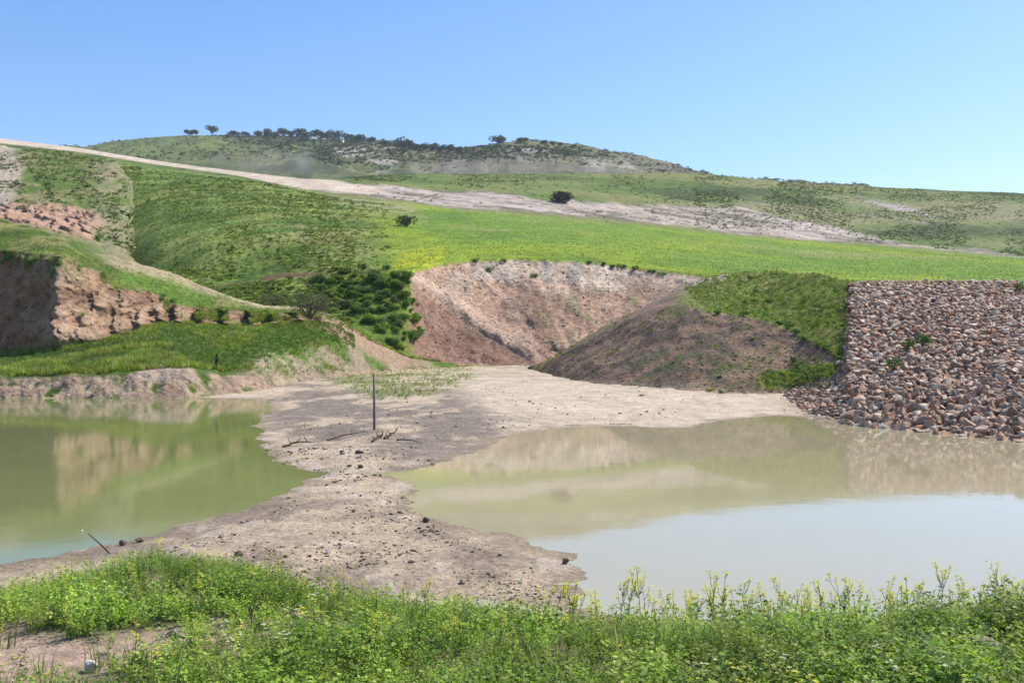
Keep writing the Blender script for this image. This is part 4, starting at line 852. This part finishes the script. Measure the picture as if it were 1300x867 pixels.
X, Y, z, nz, edge, xq = [q[k] for q in (X, Y, z, nz, edge, xq)]
P = np.stack([X, Y, z], -1)
TP = [T_plant(500 + i, 8, 0.2, 12, 0.021, 0.10) for i in range(5)] + [T_plant(520 + i, 9, 0.13, 11, 0.018, 0.12) for i in range(5)] + [T_plant(530 + i, 5, 0.17, 11, 0.027, 0.10) for i in range(2)]
size = (0.7 + 0.55 * np.clip(nz + 0.35, 0, 1) + 0.3 * sstep(600, 1000, xq)) * np.clip(np.exp(rng.normal(-0.02, 0.17, len(P))), 0.6, 1.3) * np.where(edge > -0.8, 0.62, 1.0)
n4 = fbm(X * 1.7, Y * 1.7, 3, 35)
cg = np.array([(0.235, 0.34, 0.052)]) * (1 + 0.95 * n4[:, None]) * (1 + rng.normal(0, .12, (len(P), 1)))
cg = np.where((rng.uniform(size=len(P)) < 0.25)[:, None], cg * np.array([1.35, 1.15, 1.6]), cg); cg = np.where((rng.uniform(size=len(P)) < 0.18)[:, None], cg * np.array([.55, .65, .9]), cg)
scatter('ground_cover', TP, P, size, M_leaf, np.clip(cg, 0.01, 1), 'dense leafy green herbs covering the near bank', 'herbs')
print('herbs', len(P))
X, Y, z, sd_, be = near_pts(8000); xq = CX + F * X / Y; yq = HY + F * (EYE - z) / Y
nz = fbm(X * 0.9, Y * 0.9, 3, 34); edge = Y - be + 0.6 * nz
k = rng.uniform(size=len(X)) < sstep(0.9, -0.2, edge) * (1 - inpoly(xq, yq, BARE1, 6) * 0.93) * (0.3 + 0.7 * (nz > -0.1)) * sstep(0.02, 0.15, z)
P = np.stack([X, Y, z], -1)[k]
TGN = [T_grass(16, 1, 0.35, 0.02, 600 + s_, 0.8) for s_ in range(5)]
scatter('bank_grass', TGN, P, rng.uniform(0.08, 0.2, len(P)), M_leaf, pal(len(P), [(0.12, 0.20, 0.035), (0.09, 0.17, 0.025), (0.22, 0.25, 0.09), (0.16, 0.22, 0.04)]), 'thin grass blades between the herbs of the near bank')
k2 = rng.uniform(size=len(P)) < 0.07
TD = [T_grass(5, 1, 0.2, 0.012, 650 + s_, 0.35) for s_ in range(4)]
scatter('dry_stems', TD, P[k2], rng.uniform(0.2, 0.36, int(k2.sum())), M_leaf, pal(int(k2.sum()), [(0.42, 0.36, 0.22), (0.34, 0.28, 0.17), (0.30, 0.32, 0.14)]), 'scattered dry straw stems standing in the near herbs')
# tiny flower dots: pale yellow and white
X, Y, z, sd_, be = near_pts(3200); edge = Y - be; xq = CX + F * X / Y; yq = HY + F * (EYE - z) / Y; nz = fbm(X * 0.7, Y * 0.7, 3, 36)
k = (rng.uniform(size=len(X)) < sstep(0.2, -0.4, edge) * (1 - inpoly(xq, yq, BARE1, 8)) * sstep(-0.1, 0.25, nz)); X, Y, z = X[k], Y[k], z[k]
def T_flower(seed, nf=5, h=0.22):
    r = np.random.default_rng(seed); V = []; Q = []; sh = []
    for i in range(nf):
        c = np.array([r.normal(0, .02), r.normal(0, .02), h + r.normal(0, .02)])
        for j in range(4):
            a_ = j * 1.57 + r.uniform(0, 1); u = np.array([math.cos(a_), math.sin(a_), .3]) * 0.010; v = np.array([-math.sin(a_), math.cos(a_), 0]) * 0.006; k_ = len(V)
            V += [c, c + u * .6 + v, c + u * 1.2, c + u * .6 - v]; Q.append((k_, k_ + 1, k_ + 2, k_ + 3)); sh += [1] * 4
    return np.array(V), np.array(Q), np.array(sh, float)
TF = [T_flower(700 + i) for i in range(4)]
scatter('small_flowers', TF, np.stack([X, Y, z - 0.02], -1), rng.uniform(0.8, 1.15, len(X)), M_petal, pal(len(X), [(0.62, 0.58, 0.06), (0.62, 0.60, 0.12), (0.6, 0.62, 0.45)], 0.1), 'tiny yellow and whitish flowers sprinkled over the near bank', 'flowers')

# mustard plants
def make_mustard(seed, h):
    r = np.random.default_rng(seed); e_ = empty('mustard_plant', (0, 0, -1000)); stems = []; tips = []
    lean = np.array([r.normal(0, .05), r.normal(0, .05), 0])
    st = [np.array([0, 0, -0.05]), lean * .4 + [0, 0, h * .35], lean * .8 + [0, 0, h * .7], lean * 1.3 + [0, 0, h]]
    stems.append(tube(st, [.0034, .0028, .002, .001], 5)); tips.append(st[-1])
    for k in range(r.integers(2, 5)):
        q = r.uniform(.35, .75); b = lerp(st[1], st[3], q); a_ = r.uniform(0, 6.28); L = h * r.uniform(.15, .32)
        t1 = b + np.array([math.cos(a_) * L * .3, math.sin(a_) * L * .3, L * .5]); t2 = b + np.array([math.cos(a_) * L * .4, math.sin(a_) * L * .4, L])
        stems.append(tube([b, t1, t2], [.002, .0015, .0009], 4)); tips.append(t2)
    mk('stem', *merge(stems), M_leaf, np.array((0.17, 0.23, 0.07)), parent=e_)
    V = []; Q = []
    for t_ in tips:
        for k in range(r.integers(10, 18)):
            c = t_ + np.array([r.normal(0, .010), r.normal(0, .010), -abs(r.normal(0, .035)) + .008])
            for j in range(4):
                a_ = j * 1.571 + r.uniform(0, .6); u = np.array([math.cos(a_), math.sin(a_), r.uniform(0, .6)]) * .009; v = np.array([-math.sin(a_), math.cos(a_), 0]) * .005; n = len(V)
                V += [c, c + u * .6 + v, c + u * 1.15, c + u * .6 - v]; Q.append((n, n + 1, n + 2, n + 3))
    mk('flowers', np.array(V), np.array(Q), M_petal, np.array((0.62, 0.60, 0.10)), parent=e_)
    V = []; Q = []
    for k in range(26):
        q = r.uniform(.08, .85) ** 1.3; b = lerp(np.zeros(3), st[3], q); a_ = r.uniform(0, 6.28); s_ = .075 * (1 - q) + .014
        u = np.array([math.cos(a_), math.sin(a_), r.uniform(.1, .8)]); v = np.array([-math.sin(a_), math.cos(a_), r.normal(0, .3)]); n = len(V)
        V += [b, b + u * s_ * .5 + v * s_ * .22, b + u * s_, b + u * s_ * .5 - v * s_ * .22]; Q.append((n, n + 1, n + 2, n + 3))
    mk('foliage', np.array(V), np.array(Q), M_leaf, np.array((0.09, 0.17, 0.03)), parent=e_)
    return e_
protos = [make_mustard(800 + i, 0.45) for i in range(8)]; usedp = set()
def place(x_, ytip, Yd, i, label):
    X = (x_ - CX) / F * Yd; g = float(gz(X, Yd)[0]); ztip = EYE - (ytip - HY) / F * Yd; sc_ = max(0.16, ztip - g - 0.015) / 0.45
    k = i % 8; o = protos[k] if k not in usedp else copy_tree(protos[k]); usedp.add(k)
    o.location = (X, Yd, g); o.scale = (min(sc_, 1.15),) * 2 + (sc_,); o.rotation_euler = (0, 0, rng.uniform(0, 6.28)); tag(o, label, 'plant', 'yellow mustard plants on the near bank')
skyline = [(793, 727, 7.9), (817, 715, 7.6), (823, 742, 7.6), (858, 748, 7.6), (912, 718, 7.4), (903, 735, 7.4), (938, 742, 7.4), (952, 742, 7.3), (967, 745, 7.4), (885, 748, 7.4), (840, 752, 7.5), (1024, 742, 7.2), (1083, 727, 7.1), (1067, 742, 7.1), (1123, 738, 7.1), (1176, 716, 7.0), (1190, 722, 7.0), (1165, 742, 7.0),
           (1260, 707, 6.9), (1273, 728, 6.9), (1290, 727, 6.9), (1225, 736, 7.0), (1240, 730, 6.9), (1205, 742, 7.0), (980, 752, 7.2), (1000, 755, 7.2), (1045, 752, 7.2), (1100, 748, 7.1), (1143, 750, 7.0), (760, 752, 8.0), (735, 748, 8.2), (700, 745, 8.5), (870, 755, 7.4), (925, 755, 7.3), (1010, 748, 7.2), (1130, 745, 7.1)]
for i, (x_, y_, d_) in enumerate(skyline):
    lab = {4: 'tall branching mustard plant rising furthest over the middle of the right pond', 15: 'tall mustard plant with two flower stalks right of centre on the bank edge', 18: 'tallest mustard plant at the right end of the bank edge', 1: 'thin tall mustard stalk near the left end of the right pond'}.get(i, 'slender yellow mustard plant rising against the right pond')
    place(x_, y_, d_, i, lab)
rs = random.Random(5)
for i in range(55):
    x_ = rs.uniform(690, 1310); d_ = rs.uniform(7.0, 8.0) - (x_ - 690) / 620 * 0.6; y_ = rs.uniform(738, 768) - (x_ - 690) / 620 * 10
    place(x_, y_, d_, i, 'low yellow mustard plant at the brink of the bank beside the right pond')
bankp = []
while len(bankp) < 90:
    x_ = random.uniform(0, 1300); Yd = random.uniform(5.3, 10.5); X = (x_ - CX) / F * Yd
    g_, s__, b__ = G(np.array([X]), np.array([Yd])); 
    yb = HY + F * (EYE - g_[0]) / Yd
    if Yd > b__[0] - 0.2 or inpoly(np.array([x_]), np.array([yb]), BARE1, 10)[0] > .3: continue
    if x_ < 420 and random.random() < .55: continue
    bankp.append((x_, yb - F / Yd * random.uniform(.22, .36), Yd))
for i, (x_, y_, d_) in enumerate(bankp):
    place(x_, y_, d_, i, 'short yellow mustard plant in the herbs of the %s' % ('left part of the near bank' if x_ < 433 else 'middle of the near bank' if x_ < 866 else 'right part of the near bank'))
for c_ in list(bpy.data.objects):
    if c_.parent is None and c_.location.z < -500: print('unused', c_.name)

V, Q = box(-1100, 1100, -80, 1250, -6, 240)
hz = mk('haze', V, Q, M_mud); hm = bpy.data.materials.new('pale_air'); hm.use_nodes = True; hm.node_tree.nodes.clear()
pv = hm.node_tree.nodes.new('ShaderNodeVolumePrincipled'); ho = hm.node_tree.nodes.new('ShaderNodeOutputMaterial'); hm.node_tree.links.new(pv.outputs[0], ho.inputs['Volume'])
pv.inputs['Color'].default_value = (0.80, 0.88, 1.0, 1); pv.inputs['Density'].default_value = 0.00012; pv.inputs['Anisotropy'].default_value = 0.2
hz.data.materials.clear(); hz.data.materials.append(hm); tag(hz, 'faint pale haze in the air over the valley', 'haze', kind='stuff')

def dust(x_, y_, d_, w_, h_, dep, den, label):
    V, Q = icosphere(3); V = V * np.array([w_, dep, h_])
    o = mk('dust_cloud', V, Q, M_mud); o.location = ((x_ - CX) / F * d_, d_, EYE + (HY - y_) / F * d_)
    m = bpy.data.materials.new('dust'); m.use_nodes = True; n = m.node_tree; N = n.nodes; L = n.links; N.clear()
    out = N.new('ShaderNodeOutputMaterial'); v = N.new('ShaderNodeVolumePrincipled'); L.new(v.outputs[0], out.inputs['Volume'])
    v.inputs['Color'].default_value = (0.93, 0.88, 0.80, 1)
    tc = N.new('ShaderNodeTexCoord'); sc_ = N.new('ShaderNodeVectorMath'); sc_.operation = 'MULTIPLY'; sc_.inputs[1].default_value = (1 / w_, 1 / dep, 1 / h_)
    L.new(tc.outputs['Object'], sc_.inputs[0]); le = N.new('ShaderNodeVectorMath'); le.operation = 'LENGTH'; L.new(sc_.outputs[0], le.inputs[0])
    mr = N.new('ShaderNodeMapRange'); mr.inputs[1].default_value = 1; mr.inputs[2].default_value = 0.1; mr.inputs[3].default_value = 0; mr.inputs[4].default_value = 1; L.new(le.outputs['Value'], mr.inputs[0])
    no = N.new('ShaderNodeTexNoise'); no.inputs['Scale'].default_value = 0.09; no.inputs['Detail'].default_value = 3; L.new(tc.outputs['Object'], no.inputs['Vector'])
    m2 = N.new('ShaderNodeMapRange'); m2.inputs[1].default_value = 0.4; m2.inputs[2].default_value = 0.65; m2.inputs[3].default_value = 0.1; m2.inputs[4].default_value = 1.0; L.new(no.outputs['Fac'], m2.inputs[0])
    a_ = N.new('ShaderNodeMath'); a_.operation = 'MULTIPLY'; L.new(mr.outputs[0], a_.inputs[0]); L.new(m2.outputs[0], a_.inputs[1])
    b_ = N.new('ShaderNodeMath'); b_.operation = 'MULTIPLY'; b_.inputs[1].default_value = den; L.new(a_.outputs[0], b_.inputs[0]); L.new(b_.outputs[0], v.inputs['Density'])
    o.data.materials.clear(); o.data.materials.append(m); tag(o, label, 'dust', kind='stuff')
dust(340, 208, 520, 36, 9, 10, 0.028, 'pale road dust drifting over the far slope behind the track')
dust(388, 203, 510, 6, 10, 6, 0.05, 'small rising puff of road dust at the bend of the track')
dust(585, 212, 560, 34, 6, 9, 0.03, 'thin dust drifting below the right knoll')
